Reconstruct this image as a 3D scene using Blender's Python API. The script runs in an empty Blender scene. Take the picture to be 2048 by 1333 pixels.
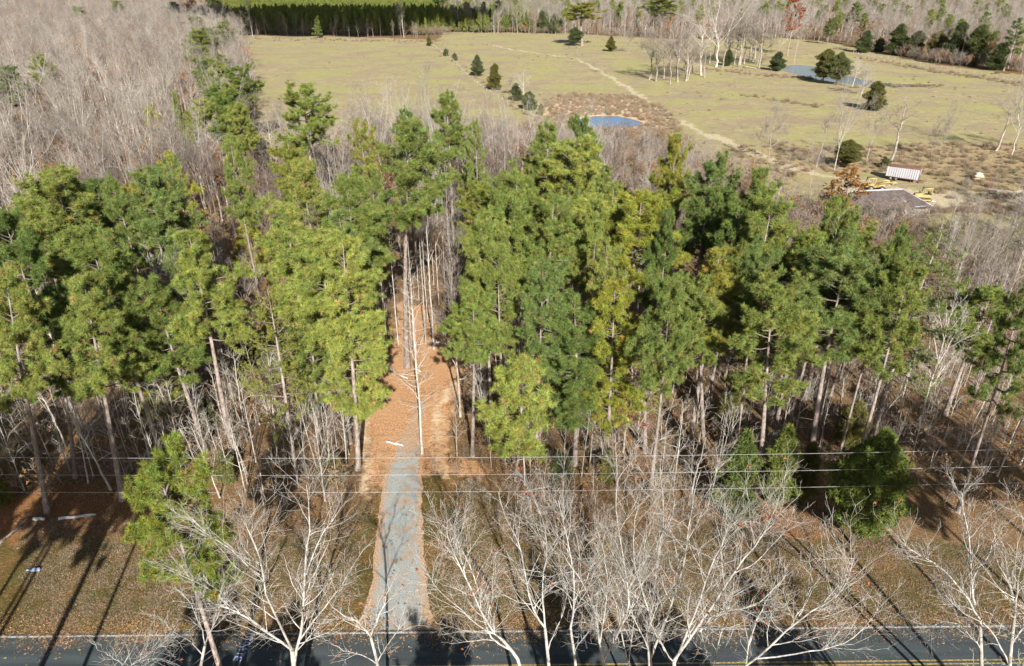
import bpy, bmesh, math, random
import numpy as np
from mathutils import Vector, Matrix, Quaternion

# ------------------------------------------------------------------ camera, sky, sun
SC = bpy.context.scene
COL = SC.collection
H = 46.0                                    # flying height
TH = math.radians(27.7)                     # pitch below the horizon
F = 1365.33                                 # focal length in photo pixels (24 mm)
cam_d = bpy.data.cameras.new("camera")
cam_d.lens = 24.0; cam_d.sensor_width = 36.0; cam_d.clip_start = 0.5; cam_d.clip_end = 20000
cam = bpy.data.objects.new("camera", cam_d); COL.objects.link(cam)
cam.location = (0, 0, H); cam.rotation_euler = (math.radians(90) - TH, 0, 0)
SC.camera = cam
SUN_EL, SUN_AZ = math.radians(31), math.radians(170)      # behind the camera, a little to the right
sun_pos = Vector((math.sin(SUN_AZ) * math.cos(SUN_EL), math.cos(SUN_AZ) * math.cos(SUN_EL), math.sin(SUN_EL)))
world = bpy.data.worlds.new("World"); SC.world = world; world.use_nodes = True
nt = world.node_tree
sky = nt.nodes.new("ShaderNodeTexSky"); sky.sky_type = 'NISHITA'; sky.sun_disc = False
sky.sun_elevation = SUN_EL; sky.sun_rotation = SUN_AZ
nt.links.new(sky.outputs[0], nt.nodes["Background"].inputs[0])
nt.nodes["Background"].inputs[1].default_value = 0.05
sl = bpy.data.lights.new("sun", 'SUN'); sl.energy = 5.0; sl.angle = math.radians(0.5); sl.color = (1.0, 0.955, 0.88)
so = bpy.data.objects.new("sun", sl); COL.objects.link(so)
so.rotation_euler = sun_pos.to_track_quat('Z', 'Y').to_euler()
SC.view_settings.view_transform = 'Standard'; SC.view_settings.look = 'None'
SC.view_settings.exposure = 1.0; SC.view_settings.gamma = 1.0

# ------------------------------------------------------------------ helpers
ct, st = math.cos(TH), math.sin(TH)
def ray(px, py):
    a, b = px - 1024.0, py - 666.5
    return Vector((a, F * ct - b * st, -F * st - b * ct))
def ground(px, py, z=0.0):
    d = ray(px, py); t = (z - H) / d.z
    return Vector((d.x * t, d.y * t, z))
def on_plane(px, py, Y):
    d = ray(px, py); t = Y / d.y
    return Vector((d.x * t, Y, H + d.z * t))
def depth(p):                                # distance along the optical axis
    return p.y * ct - (p.z - H) * st
def poly(pts): return np.array([ground(*p)[:2] for p in pts])

def unit(v): return v / np.maximum(np.linalg.norm(v, axis=-1, keepdims=True), 1e-9)

def make_mesh(name, V, faces, mats, midx=None, tint=None, smooth=True):
    """faces: list of int arrays (n,3) or (n,4); midx: material index per array; tint: (nv,3)"""
    me = bpy.data.meshes.new(name)
    V = np.asarray(V, np.float32)
    me.vertices.add(len(V)); me.vertices.foreach_set("co", V.ravel())
    loops = np.concatenate([f.ravel() for f in faces]).astype(np.int32)
    sizes = np.concatenate([np.full(len(f), f.shape[1]) for f in faces]).astype(np.int32)
    starts = np.concatenate([[0], np.cumsum(sizes)[:-1]]).astype(np.int32)
    me.loops.add(len(loops)); me.loops.foreach_set("vertex_index", loops)
    me.polygons.add(len(sizes)); me.polygons.foreach_set("loop_start", starts)
    if smooth: me.polygons.foreach_set("use_smooth", np.ones(len(sizes), bool))
    if midx is not None:
        me.polygons.foreach_set("material_index", np.concatenate([np.full(len(f), m) for f, m in zip(faces, midx)]).astype(np.int32))
    if tint is not None:
        at = me.attributes.new("tint", 'FLOAT_COLOR', 'POINT')
        c = np.ones((len(V), 4), np.float32); c[:, :3] = tint
        at.data.foreach_set("color", c.ravel())
    for m in mats: me.materials.append(m)
    me.update(calc_edges=True)
    return me

class Geo:
    """collects vertex / face arrays for one mesh"""
    def __init__(s): s.V = []; s.Fc = []; s.M = []; s.T = []; s.n = 0
    def add(s, V, faces, m=0, tint=None):
        V = np.asarray(V, float).reshape(-1, 3)
        for f in faces: s.Fc.append(np.asarray(f) + s.n); s.M.append(m)
        s.V.append(V); s.T.append(np.ones((len(V), 3)) if tint is None else np.broadcast_to(tint, (len(V), 3))); s.n += len(V)
    def mesh(s, name, mats, smooth=True):
        return make_mesh(name, np.concatenate(s.V), s.Fc, mats, s.M, np.concatenate(s.T), smooth)
    def box(s, c, d, rz=0.0, m=0, rot=None):
        x, y, z = np.array(d) / 2
        P = np.array([[-x,-y,-z],[x,-y,-z],[x,y,-z],[-x,y,-z],[-x,-y,z],[x,-y,z],[x,y,z],[-x,y,z]])
        R = np.array((Matrix.Rotation(rz, 3, 'Z') if rot is None else rot))
        s.add(P @ R.T + np.array(c), [np.array([[0,3,2,1],[4,5,6,7],[0,1,5,4],[1,2,6,5],[2,3,7,6],[3,0,4,7]])], m)
    def tube(s, pts, rad, sides=8, m=0):
        pts = np.asarray(pts, float)[None]; rad = np.broadcast_to(np.asarray(rad, float), (pts.shape[1],))[None]
        V, f = tubes(pts, rad, sides); s.add(V, [f], m)
        n = pts.shape[1]
        s.Fc.append(np.array([list(range(sides))[::-1]]) + s.n - len(V)); s.M.append(m)
        s.Fc.append(np.array([list(range((n - 1) * sides, n * sides))]) + s.n - len(V)); s.M.append(m)
    def prism(s, prof, w, axis='x', m=0, off=(0, 0, 0), rz=0):
        """profile in (a, z), extruded by w across"""
        n = len(prof); P = []
        for sgn in (-.5, .5):
            for a, z in prof: P.append((a, sgn * w, z) if axis == 'x' else (sgn * w, a, z))
        R = np.array(Matrix.Rotation(rz, 3, 'Z'))
        base = s.n
        s.add(np.array(P) @ R.T + np.array(off), [np.array([[i, (i+1) % n, (i+1) % n + n, i + n] for i in range(n)])], m)
        s.Fc.append(np.array([list(range(n))[::-1]]) + base); s.M.append(m)
        s.Fc.append(np.array([list(range(n, 2*n))]) + base); s.M.append(m)

def tubes(P, R, S=3):
    """P (n,K,3), R (n,K) -> verts, quads"""
    n, K, _ = P.shape
    T = np.empty_like(P); T[:, 1:-1] = P[:, 2:] - P[:, :-2]; T[:, 0] = P[:, 1] - P[:, 0]; T[:, -1] = P[:, -1] - P[:, -2]
    T = unit(T)
    mean = unit(P[:, -1] - P[:, 0])
    ref = np.where(np.abs(mean[:, 2:3]) > .8, np.array([[1., 0, 0]]), np.array([[0, 0, 1.]]))
    U = unit(np.cross(T, ref[:, None, :])); W = np.cross(T, U)
    a = np.arange(S) * 2 * np.pi / S
    ring = U[:, :, None, :] * np.cos(a)[None, None, :, None] + W[:, :, None, :] * np.sin(a)[None, None, :, None]
    V = P[:, :, None, :] + ring * R[:, :, None, None]
    i = np.arange(n)[:, None, None] * K * S; k = np.arange(K - 1)[None, :, None] * S; j = np.arange(S)[None, None, :]; j2 = (j + 1) % S
    q = np.stack([i + k + j, i + k + j2, i + k + S + j2, i + k + S + j], -1).reshape(-1, 4)
    return V.reshape(-1, 3), q

def sprout(P, R, rng, dens, nmin, nmax, s0, ang, f, lmin, lmax, K, wander, up, rs, rmin, s1=1.0, taper=.25):
    """children of a batch of branches"""
    n, KP, _ = P.shape
    L = np.linalg.norm(np.diff(P, axis=1), axis=2).sum(1)
    cnt = np.clip(np.round(L * dens * rng.uniform(.7, 1.3, n)), nmin, nmax).astype(int)
    idx = np.repeat(np.arange(n), cnt); m = len(idx)
    s = rng.uniform(s0, s1, m); g = s * (KP - 1); k = np.minimum(g.astype(int), KP - 2); w = (g - k)[:, None]
    p0 = P[idx, k] * (1 - w) + P[idx, k + 1] * w
    t = unit(P[idx, k + 1] - P[idx, k])
    rp = R[idx, k] * (1 - w[:, 0]) + R[idx, k + 1] * w[:, 0]
    q = unit(np.cross(t, rng.normal(size=(m, 3))))
    a = np.radians(rng.uniform(ang[0], ang[1], m))[:, None]
    d = t * np.cos(a) + q * np.sin(a); d[:, 2] += up * .6; d = unit(d)
    ln = np.clip(L[idx] * (1 - .55 * s) * rng.uniform(f[0], f[1], m), lmin, lmax * rng.uniform(.7, 1.1, m))
    out = np.empty((m, K, 3)); out[:, 0] = p0; p = p0.copy()
    for i in range(1, K):
        d = unit(d + rng.normal(size=(m, 3)) * wander + np.array([0, 0, up * .35]))
        p = p + d * (ln / (K - 1))[:, None]; out[:, i] = p
    r0 = np.maximum(rp * rs * rng.uniform(.75, 1.0, m), rmin)
    rad = r0[:, None] * np.linspace(1, taper, K)[None]
    return out, np.maximum(rad, rmin * .6)

def tufts(P, D, rng, m, L, w, bias, jitter=.25):
    """sprays of m narrow leaf-blades leaving P around D: (n*m*3 verts)"""
    n = len(P)
    d = unit(D[:, None, :] * bias + rng.normal(size=(n, m, 3)))
    side = unit(np.cross(d, rng.normal(size=(n, m, 3))))
    l = L * rng.uniform(1 - jitter, 1 + jitter, (n, m, 1))
    b = P[:, None, :] + d * l * .08
    V = np.stack([b - side * w / 2, b + side * w / 2, b + d * l], 2).reshape(-1, 3)
    return V, np.arange(n * m * 3).reshape(-1, 3)

def tuft_tint(n, m, rng, lo=.6, hi=1.4, brown=.03, dead=(1.5, .85, 1.5)):
    b = rng.uniform(lo, hi, n); y = rng.normal(0, .10, n)
    c = np.stack([b * (1 + y), b, b * (1 - y * .5)], 1)
    c[rng.random(n) < brown] *= np.array(dead)
    return np.repeat(c, m * 3, 0)

# ------------------------------------------------------------------ objects, tags
def link(name, me, parent=None, loc=(0, 0, 0)):
    o = bpy.data.objects.new(name, me); COL.objects.link(o)
    if parent is not None: o.parent = parent
    else: o.location = loc
    return o
def tag(o, label, cat, group=None):
    o["label"] = label; o["category"] = cat
    if group: o["group"] = group
    return o
def thing(name, label, cat, loc=(0, 0, 0), rz=0.0, group=None):
    o = bpy.data.objects.new(name, None); COL.objects.link(o)
    o.location = loc; o.rotation_euler = (0, 0, rz); o.empty_display_size = .5
    return tag(o, label, cat, group)
def structure(o): o["kind"] = "structure"; return o

# ------------------------------------------------------------------ materials
def newmat(name):
    m = bpy.data.materials.new(name); m.use_nodes = True
    t = m.node_tree; b = t.nodes["Principled BSDF"]; return m, t, b
def N(t, kind, **kw):
    n = t.nodes.new(kind)
    for k, v in kw.items(): setattr(n, k, v)
    return n
def noise(t, vec, scale, detail=4, rough=.6, dist=0.0):
    n = N(t, "ShaderNodeTexNoise"); n.inputs["Scale"].default_value = scale; n.inputs["Detail"].default_value = detail
    n.inputs["Roughness"].default_value = rough; n.inputs["Distortion"].default_value = dist
    if vec is not None: t.links.new(vec, n.inputs["Vector"])
    return n.outputs["Fac"]
def ramp(t, fac, stops):
    r = N(t, "ShaderNodeValToRGB"); e = r.color_ramp.elements
    while len(e) < len(stops): e.new(.5)
    for q, (p, c) in zip(e, stops):
        q.position = p; q.color = (*c, 1) if len(c) == 3 else c
    t.links.new(fac, r.inputs[0]); return r.outputs[0]
def mixc(t, fac, a, b, mode='MIX'):
    n = N(t, "ShaderNodeMix", data_type='RGBA', blend_type=mode)
    for sock, v in ((n.inputs[0], fac), (n.inputs[6], a), (n.inputs[7], b)):
        if hasattr(v, "links"): t.links.new(v, sock)
        elif isinstance(v, (int, float)): sock.default_value = v
        else: sock.default_value = (*v, 1)
    return n.outputs[2]
def math_(t, op, a, b=0.0, clamp=False):
    n = N(t, "ShaderNodeMath", operation=op, use_clamp=clamp)
    for sock, v in ((n.inputs[0], a), (n.inputs[1], b)):
        if hasattr(v, "links"): t.links.new(v, sock)
        else: sock.default_value = v
    return n.outputs[0]
def bump(t, b, h, strength, dist):
    n = N(t, "ShaderNodeBump"); n.inputs["Strength"].default_value = strength; n.inputs["Distance"].default_value = dist
    t.links.new(h, n.inputs["Height"]); t.links.new(n.outputs[0], b.inputs["Normal"])
def objco(t): return N(t, "ShaderNodeTexCoord").outputs["Object"]
def attr(t, name): return N(t, "ShaderNodeAttribute", attribute_name=name)

def leaf_mat(name, col, trans=.25, var=.3, rough=.55):
    m, t, b = newmat(name)
    oi = N(t, "ShaderNodeObjectInfo")
    c = mixc(t, 1.0, attr(t, "tint").outputs["Color"], col, 'MULTIPLY')
    c = mixc(t, 1.0, c, oi.outputs["Color"], 'MULTIPLY')
    hs = N(t, "ShaderNodeHueSaturation")
    v = math_(t, 'MULTIPLY_ADD', oi.outputs["Random"], var); t.nodes[-1].inputs[2].default_value = 1 - var / 2
    t.links.new(v, hs.inputs["Value"]); t.links.new(c, hs.inputs["Color"])
    h = math_(t, 'MULTIPLY_ADD', oi.outputs["Random"], -.03); t.nodes[-1].inputs[2].default_value = .515
    t.links.new(h, hs.inputs["Hue"])
    b.inputs["Roughness"].default_value = rough; b.inputs["Specular IOR Level"].default_value = .25
    t.links.new(hs.outputs[0], b.inputs["Base Color"])
    tr = N(t, "ShaderNodeBsdfTranslucent"); t.links.new(hs.outputs[0], tr.inputs[0])
    mx = N(t, "ShaderNodeMixShader"); mx.inputs[0].default_value = trans
    t.links.new(b.outputs[0], mx.inputs[1]); t.links.new(tr.outputs[0], mx.inputs[2])
    t.links.new(mx.outputs[0], t.nodes["Material Output"].inputs[0])
    return m
def bark_mat(name, dark, light, scale=3.0, var=.3, spots=None):
    m, t, b = newmat(name); oc = objco(t)
    mp = N(t, "ShaderNodeMapping"); mp.inputs["Scale"].default_value = (1, 1, .35); t.links.new(oc, mp.inputs[0])
    n1 = noise(t, mp.outputs[0], scale * 2.5, 5, .65); n2 = noise(t, oc, scale * .4, 3)
    c = ramp(t, n1, [(.32, dark), (.62, light)])
    c2 = ramp(t, n2, [(.35, (.75, .72, .7)), (.65, (1.15, 1.12, 1.1))])
    c = mixc(t, 1.0, c, c2, 'MULTIPLY')
    if spots: c = mixc(t, ramp(t, noise(t, oc, scale * 1.3, 4, .7), [(.55, (0, 0, 0)), (.6, (.8, .8, .8))]), c, spots)
    oi = N(t, "ShaderNodeObjectInfo"); hs = N(t, "ShaderNodeHueSaturation")
    v = math_(t, 'MULTIPLY_ADD', oi.outputs["Random"], var); t.nodes[-1].inputs[2].default_value = 1 - var / 2
    t.links.new(v, hs.inputs["Value"]); t.links.new(c, hs.inputs["Color"])
    c = mixc(t, 1.0, hs.outputs[0], oi.outputs["Color"], 'MULTIPLY')
    t.links.new(c, b.inputs["Base Color"]); b.inputs["Roughness"].default_value = .9; b.inputs["Specular IOR Level"].default_value = .15
    bump(t, b, n1, .5, .03)
    return m
def paint_mat(name, col, rust=(.16, .06, .03), amount=.5, scale=1.2, rough=.6, metal=0.0):
    m, t, b = newmat(name); oc = objco(t)
    n = noise(t, oc, scale, 6, .7, .4)
    c = mixc(t, ramp(t, n, [(amount, (0, 0, 0)), (amount + .12, (1, 1, 1))]), col, rust)
    c = mixc(t, ramp(t, noise(t, oc, scale * 5, 4), [(.3, (.0, .0, .0)), (.8, (.35, .35, .35))]), c, tuple(x * .55 for x in col))
    t.links.new(c, b.inputs["Base Color"]); b.inputs["Roughness"].default_value = rough; b.inputs["Metallic"].default_value = metal
    return m
def plain_mat(name, a, bcol, scale=2.0, rough=.85):
    m, t, b = newmat(name)
    t.links.new(ramp(t, noise(t, objco(t), scale, 5, .65), [(.3, a), (.7, bcol)]), b.inputs["Base Color"])
    b.inputs["Roughness"].default_value = rough; return m

M_PINE = leaf_mat("pine_needles", (.19, .228, .052), .13, rough=.45)
M_CEDAR = leaf_mat("cedar_sprays", (.125, .142, .052), .18)
M_LEAF = leaf_mat("autumn_leaves", (.42, .19, .06), .35)
M_TAN = leaf_mat("withered_leaves", (.33, .21, .105), .3)
M_WEED = leaf_mat("dry_weeds", (.29, .232, .155), .2)
M_PBARK = bark_mat("pine_bark", (.13, .105, .092), (.36, .31, .275), 2.2)
M_LIMB = bark_mat("limb_bark", (.09, .072, .06), (.21, .18, .155), 2.5)
M_PALE = bark_mat("pale_bark", (.27, .25, .22), (.56, .53, .48), 2.6, .25, (.47, .50, .45))
M_GREY = bark_mat("grey_bark", (.175, .153, .13), (.43, .39, .34), 1.5, .5)
M_TWIG = bark_mat("twig_bark", (.150, .128, .112), (.322, .286, .254), 2.0, .5)
M_DEAD = bark_mat("dead_wood", (.26, .24, .21), (.52, .49, .45), 1.6, .2)
# ------------------------------------------------------------------ the ground, roads and water
def inside(poly_, x, y):
    r = np.zeros(len(x), bool); j = len(poly_) - 1
    for i in range(len(poly_)):
        xi, yi = poly_[i]; xj, yj = poly_[j]
        c = ((yi > y) != (yj > y)) & (x < (xj - xi) * (y - yi) / (yj - yi + 1e-12) + xi)
        r ^= c; j = i
    return r
def near_line(line, x, y):
    d = np.full(len(x), 1e9)
    for (ax, ay), (bx, by) in zip(line[:-1], line[1:]):
        vx, vy = bx - ax, by - ay
        u = np.clip(((x - ax) * vx + (y - ay) * vy) / (vx * vx + vy * vy), 0, 1)
        d = np.minimum(d, np.hypot(x - ax - u * vx, y - ay - u * vy))
    return d

Z_FIELD_L = poly([(505, 300), (512, 240), (512, 160), (490, 100), (478, 72), (700, 74), (862, 80), (880, 105), (1000, 190), (1062, 240), (1000, 275), (800, 290), (620, 300), (560, 320)])
Z_FIELD_R = poly([(868, 84), (890, 64), (1140, 66), (1180, 70), (1320, 78), (1400, 78), (1560, 76), (1640, 82), (1720, 97), (1850, 126), (2060, 152), (2400, 200), (2500, 560), (1900, 520), (1870, 450), (1760, 430), (1560, 385), (1450, 330), (1360, 290), (1190, 268), (1062, 245), (880, 110)])
Z_GREEN = poly([(870, 90), (888, 100), (960, 165), (1010, 197), (1085, 240), (1030, 240), (985, 200), (925, 160), (878, 112)])
Z_LAWN = poly([(-500, 1030), (60, 1035), (150, 1050), (260, 1020), (330, 1040), (520, 1085), (700, 1030), (745, 960), (765, 900), (850, 900), (880, 935), (1000, 1000), (1100, 1050), (1300, 1070), (1470, 1030), (1520, 985), (1640, 1010), (1720, 1060), (1830, 1085), (2000, 1095), (2600, 1090), (2600, 1500), (-500, 1500)])
Z_YARD = poly([(-500, 690), (20, 735), (75, 760), (110, 830), (105, 930), (60, 1000), (-500, 1020)])
Z_CLEAR = poly([(745, 990), (725, 900), (735, 830), (770, 740), (790, 690), (795, 600), (835, 610), (885, 620), (900, 660), (930, 740), (905, 830), (900, 910), (1010, 935), (940, 955), (850, 960)])
Z_STRAW = poly([(-200, 1000), (60, 990), (300, 960), (300, 1060), (200, 1070), (60, 1075), (-200, 1100)])
Z_STRAW2 = poly([(1500, 985), (1640, 1000), (1700, 1050), (1640, 1085), (1540, 1060), (1480, 1060)])
Z_WEEDS = poly([(1450, 300), (1560, 285), (1700, 300), (1850, 285), (2060, 290), (2300, 300), (2300, 440), (1900, 430), (1860, 350), (1620, 345), (1560, 380), (1430, 330)])
Z_BANK = poly([(1080, 205), (1150, 195), (1260, 200), (1320, 225), (1350, 255), (1300, 270), (1180, 262), (1100, 245)])
Z_YARD2 = poly([(1640, 372), (1760, 365), (1850, 385), (1960, 385), (2100, 392), (2100, 410), (1900, 412), (1780, 430), (1660, 410)])
TRACK = [tuple(ground(*p)[:2]) for p in [(985, 90), (1030, 101), (1085, 109), (1150, 117), (1200, 141), (1262, 176), (1330, 226), (1400, 261), (1480, 296), (1560, 330), (1640, 352), (1720, 362)]]
POND1 = poly([(1150, 246), (1160, 238), (1190, 232), (1235, 232), (1268, 239), (1284, 245), (1265, 252), (1230, 255), (1175, 253)])
POND2 = poly([(1566, 133), (1592, 129), (1635, 133), (1700, 152), (1770, 165), (1872, 168), (1862, 171), (1780, 172), (1700, 167), (1630, 157), (1590, 147), (1568, 140)])

def axis_pts(segs):
    out = []
    for a, b, s in segs: out.append(np.arange(a, b, s))
    return np.concatenate(out)
gy = np.concatenate([axis_pts([(-60, 20, 4), (20, 130, .8), (130, 330, 2.0), (330, 760, 3.2)]), 760 * 1.06 ** np.arange(0, 42)])
gxh = np.concatenate([axis_pts([(0, 110, 1.0), (110, 520, 3.0)]), 520 * 1.09 ** np.arange(0, 30)])
gx = np.concatenate([-gxh[:0:-1], gxh])
X, Y = np.meshgrid(gx, gy); xf, yf = X.ravel(), Y.ravel()
grng = np.random.default_rng(5)
def wobble(x, y, s, seed):
    x = np.asarray(x, float); y = np.asarray(y, float); r = np.random.default_rng(seed); v = np.zeros_like(x)
    for k in range(6):
        a, ph = r.uniform(0, 6.28, 2); f = s * 1.5 ** k * r.uniform(.8, 1.2)
        v += np.sin((x * math.cos(a) + y * math.sin(a)) * f + ph) / 1.4 ** k
    return v / 2.2
far = np.clip((yf - 60) / 200, 0, 1)
jx = xf + wobble(xf, yf, .35, 1) * (.7 + 2.0 * far); jy = yf + wobble(xf, yf, .35, 2) * (.7 + 2.5 * far)
def zone(P, soft=.6, n=5):
    acc = np.zeros(len(xf))
    for k in range(n):
        acc += inside(P, jx + grng.normal(0, soft, len(xf)) * (1 + 2 * far), jy + grng.normal(0, soft, len(xf)) * (1 + 2 * far))
    return acc / n
w_field = np.maximum(zone(Z_FIELD_L), zone(Z_FIELD_R)); w_lawn = np.maximum(zone(Z_LAWN), zone(Z_YARD)); w_clear = zone(Z_CLEAR, .8, 8)
w_green = zone(Z_GREEN, 2, 8) * .62; w_weeds = zone(Z_WEEDS, 2); w_straw = np.maximum(zone(Z_STRAW, 1.2, 8), zone(Z_STRAW2, 1.2, 8))
w_track = np.clip(1.6 - near_line(TRACK, jx, jy) / 1.7, 0, 1) * (yf > 100)
w_track = np.maximum(w_track * .72, zone(Z_YARD2, 1) * .75); w_bank = zone(Z_BANK, 1.5, 8) * .8
# earth thrown up beside the drive
BERM = [[tuple(ground(*p)[:2]) for p in l] for l in ([(728, 1000), (726, 930), (732, 860), (742, 800)], [(892, 965), (884, 930), (878, 880), (885, 810), (900, 770)])]
for b_ in BERM: w_bank = np.maximum(w_bank, np.clip(1.2 - near_line(b_, jx, jy) / .9, 0, 1) * .8)
def hollow(P, dep, reach):
    d = near_line(list(map(tuple, P)) + [tuple(P[0])], xf, yf); i = inside(P, xf, yf)
    return np.where(i, -dep * np.clip(.35 + d / reach, 0, 1), -.35 * dep * np.clip(1 - d / reach, 0, 1))
zf = hollow(POND1, .9, 4) + hollow(POND2, .9, 6)
def rise(x, y):
    return np.clip((y - 170) / 200, 0, 1) * 0.35 * wobble(x, y, .02, 9) * (1 - inside(POND1, x, y)) * np.clip(near_line(list(map(tuple, POND2)) + [tuple(POND2[0])], x, y) / 30, 0, 1)
zf = zf + rise(xf, yf)
for b_ in BERM: zf += np.clip(1 - near_line(b_, jx, jy) / 1.0, 0, 1) * .22
def gz(x, y): return float(rise(np.array([x]), np.array([y]))[0])
nx_, ny_ = len(gx), len(gy)
ii, jj = np.meshgrid(np.arange(nx_ - 1), np.arange(ny_ - 1)); q0 = (jj * nx_ + ii).ravel()
quads = np.stack([q0, q0 + 1, q0 + nx_ + 1, q0 + nx_], 1)

def ground_material():
    m, t, b = newmat("earth"); oc = objco(t)
    A, B = attr(t, "zone_a"), attr(t, "zone_b")
    sa, sb = N(t, "ShaderNodeSeparateColor"), N(t, "ShaderNodeSeparateColor")
    t.links.new(A.outputs["Color"], sa.inputs[0]); t.links.new(B.outputs["Color"], sb.inputs[0])
    f1 = noise(t, oc, 6.0, 4, .75); f2 = noise(t, oc, 1.3, 5, .7); f3 = noise(t, oc, .22, 5, .65); f4 = noise(t, oc, .035, 4, .6)
    st_ = N(t, "ShaderNodeMapping"); st_.inputs["Scale"].default_value = (.8, 1.05, 1); t.links.new(oc, st_.inputs[0])
    f5 = noise(t, st_.outputs[0], .35, 5, .7)
    # leaf litter on the wood's floor
    lit = ramp(t, f1, [(.22, (.036, .023, .012)), (.42, (.145, .085, .038)), (.56, (.26, .16, .076)), (.74, (.42, .29, .165))])
    lit = mixc(t, ramp(t, f2, [(.35, (.0,) * 3), (.7, (.55,) * 3)]), lit, (.13, .085, .05))
    # brown winter lawn
    f6 = noise(t, oc, 4.5, 2, .7); f7 = noise(t, st_.outputs[0], .07, 5, .65); f8 = noise(t, oc, .55, 4, .7)
    lawn = ramp(t, f1, [(.25, (.034, .024, .008)), (.5, (.108, .074, .024)), (.75, (.235, .165, .06))])
    lawn = mixc(t, ramp(t, f8, [(.42, (0,) * 3), (.62, (.75,) * 3)]), lawn, mixc(t, f1, (.045, .044, .013), (.14, .125, .04)))
    lawn = mixc(t, ramp(t, f3, [(.5, (0,) * 3), (.68, (.7,) * 3)]), lawn, mixc(t, f1, (.13, .06, .022), (.36, .19, .08)))
    lawn = mixc(t, ramp(t, f6, [(.63, (0,) * 3), (.69, (.8,) * 3)]), lawn, (.48, .34, .20))
    # pasture
    fa = ramp(t, f2, [(.3, (.27, .235, .105)), (.55, (.435, .385, .19)), (.75, (.62, .55, .33))])
    fb = ramp(t, f2, [(.3, (.22, .165, .105)), (.7, (.41, .33, .20))])
    fld = mixc(t, ramp(t, f5, [(.42, (0,) * 3), (.58, (.95,) * 3)]), fa, fb)
    fld = mixc(t, ramp(t, f7, [(.44, (0,) * 3), (.58, (.85,) * 3)]), fld, mixc(t, f8, (.19, .14, .10), (.43, .335, .22)))
    fld = mixc(t, ramp(t, f4, [(.48, (0,) * 3), (.58, (.75,) * 3)]), fld, mixc(t, f8, (.245, .24, .085), (.45, .425, .175)))
    fld = mixc(t, ramp(t, f3, [(.55, (0,) * 3), (.70, (.65,) * 3)]), fld, (.24, .18, .115))
    fld = mixc(t, ramp(t, f8, [(.58, (0,) * 3), (.75, (.7,) * 3)]), fld, (.52, .45, .27))
    fld = mixc(t, ramp(t, f1, [(.3, (.4,) * 3), (.6, (0,) * 3)]), fld, (.16, .13, .06))
    weed = ramp(t, f2, [(.3, (.18, .135, .07)), (.5, (.34, .26, .135)), (.72, (.50, .41, .25))])
    grn = ramp(t, f2, [(.3, (.18, .195, .06)), (.7, (.34, .33, .12))])
    dirt = ramp(t, f2, [(.25, (.34, .28, .17)), (.55, (.50, .42, .28)), (.8, (.60, .52, .37))])
    clr = ramp(t, f1, [(.25, (.17, .080, .036)), (.42, (.38, .20, .095)), (.58, (.56, .33, .175)), (.76, (.74, .54, .36))])
    clr = mixc(t, ramp(t, f3, [(.5, (0,) * 3), (.66, (.6,) * 3)]), clr, (.52, .32, .18))
    straw = ramp(t, f1, [(.25, (.10, .042, .018)), (.5, (.25, .115, .045)), (.75, (.40, .22, .11))])
    bank = ramp(t, f2, [(.25, (.34, .17, .085)), (.5, (.55, .39, .24)), (.75, (.70, .56, .40))])
    def brk(w, lo=.35, hi=.65):              # ragged zone edges
        return ramp(t, math_(t, 'ADD', w, math_(t, 'MULTIPLY', math_(t, 'SUBTRACT', f2, .5), 1.1)), [(lo, (0,) * 3), (hi, (1,) * 3)])
    c = mixc(t, brk(sa.outputs[0]), lit, fld)
    c = mixc(t, brk(sb.outputs[0]), c, weed)
    c = mixc(t, brk(sa.outputs[1]), c, lawn)
    c = mixc(t, brk(B.outputs["Alpha"]), c, straw)
    c = mixc(t, brk(sa.outputs[2]), c, clr)
    c = mixc(t, brk(sb.outputs[1]), c, grn)
    c = mixc(t, brk(A.outputs["Alpha"]), c, dirt)
    c = mixc(t, brk(sb.outputs[2]), c, bank)
    t.links.new(c, b.inputs["Base Color"]); b.inputs["Roughness"].default_value = .95; b.inputs["Specular IOR Level"].default_value = .1
    bump(t, b, math_(t, 'ADD', f1, math_(t, 'MULTIPLY', f2, 1.5)), .9, .12)
    return m
terr = make_mesh("ground", np.stack([xf, yf, zf], 1), [quads], [ground_material()])
for nm, ch in (("zone_a", (w_field, w_lawn, w_clear, w_track)), ("zone_b", (w_weeds * w_field, w_green, w_bank, w_straw))):
    at = terr.attributes.new(nm, 'FLOAT_COLOR', 'POINT'); at.data.foreach_set("color", np.stack(ch, 1).astype(np.float32).ravel())
structure(link("ground", terr))

def sheet(name, pts2, z, mat):
    me = bpy.data.meshes.new(name); bm = bmesh.new()
    f = bm.faces.new([bm.verts.new((p[0], p[1], z)) for p in pts2]); f.normal_update()
    if f.normal.z < 0: f.normal_flip()
    bmesh.ops.triangulate(bm, faces=[f]); bm.to_mesh(me); bm.free(); me.materials.append(mat)
    return me
def water_mat(name, col, spec=.9):
    m, t, b = newmat(name); oc = objco(t)
    b.inputs["Base Color"].default_value = (*col, 1); b.inputs["Roughness"].default_value = .06; b.inputs["IOR"].default_value = 1.33
    b.inputs["Specular IOR Level"].default_value = spec
    bump(t, b, noise(t, oc, 1.6, 3), .12, .05); return m
def curve_loop(P, n=6):
    Q = []; k = len(P)
    for i in range(k):
        p0, p1, p2, p3 = P[i - 1], P[i], P[(i + 1) % k], P[(i + 2) % k]
        for s in np.linspace(0, 1, n, endpoint=False):
            Q.append(.5 * ((2 * p1) + (p2 - p0) * s + (2 * p0 - 5 * p1 + 4 * p2 - p3) * s * s + (3 * p1 - p0 - 3 * p2 + p3) * s ** 3))
    return Q
structure(link("pond_water", sheet("pond_water", curve_loop(POND1 + (POND1 - POND1.mean(0)) * .10), -.30, water_mat("pond_blue", (.10, .18, .29)))))
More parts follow.
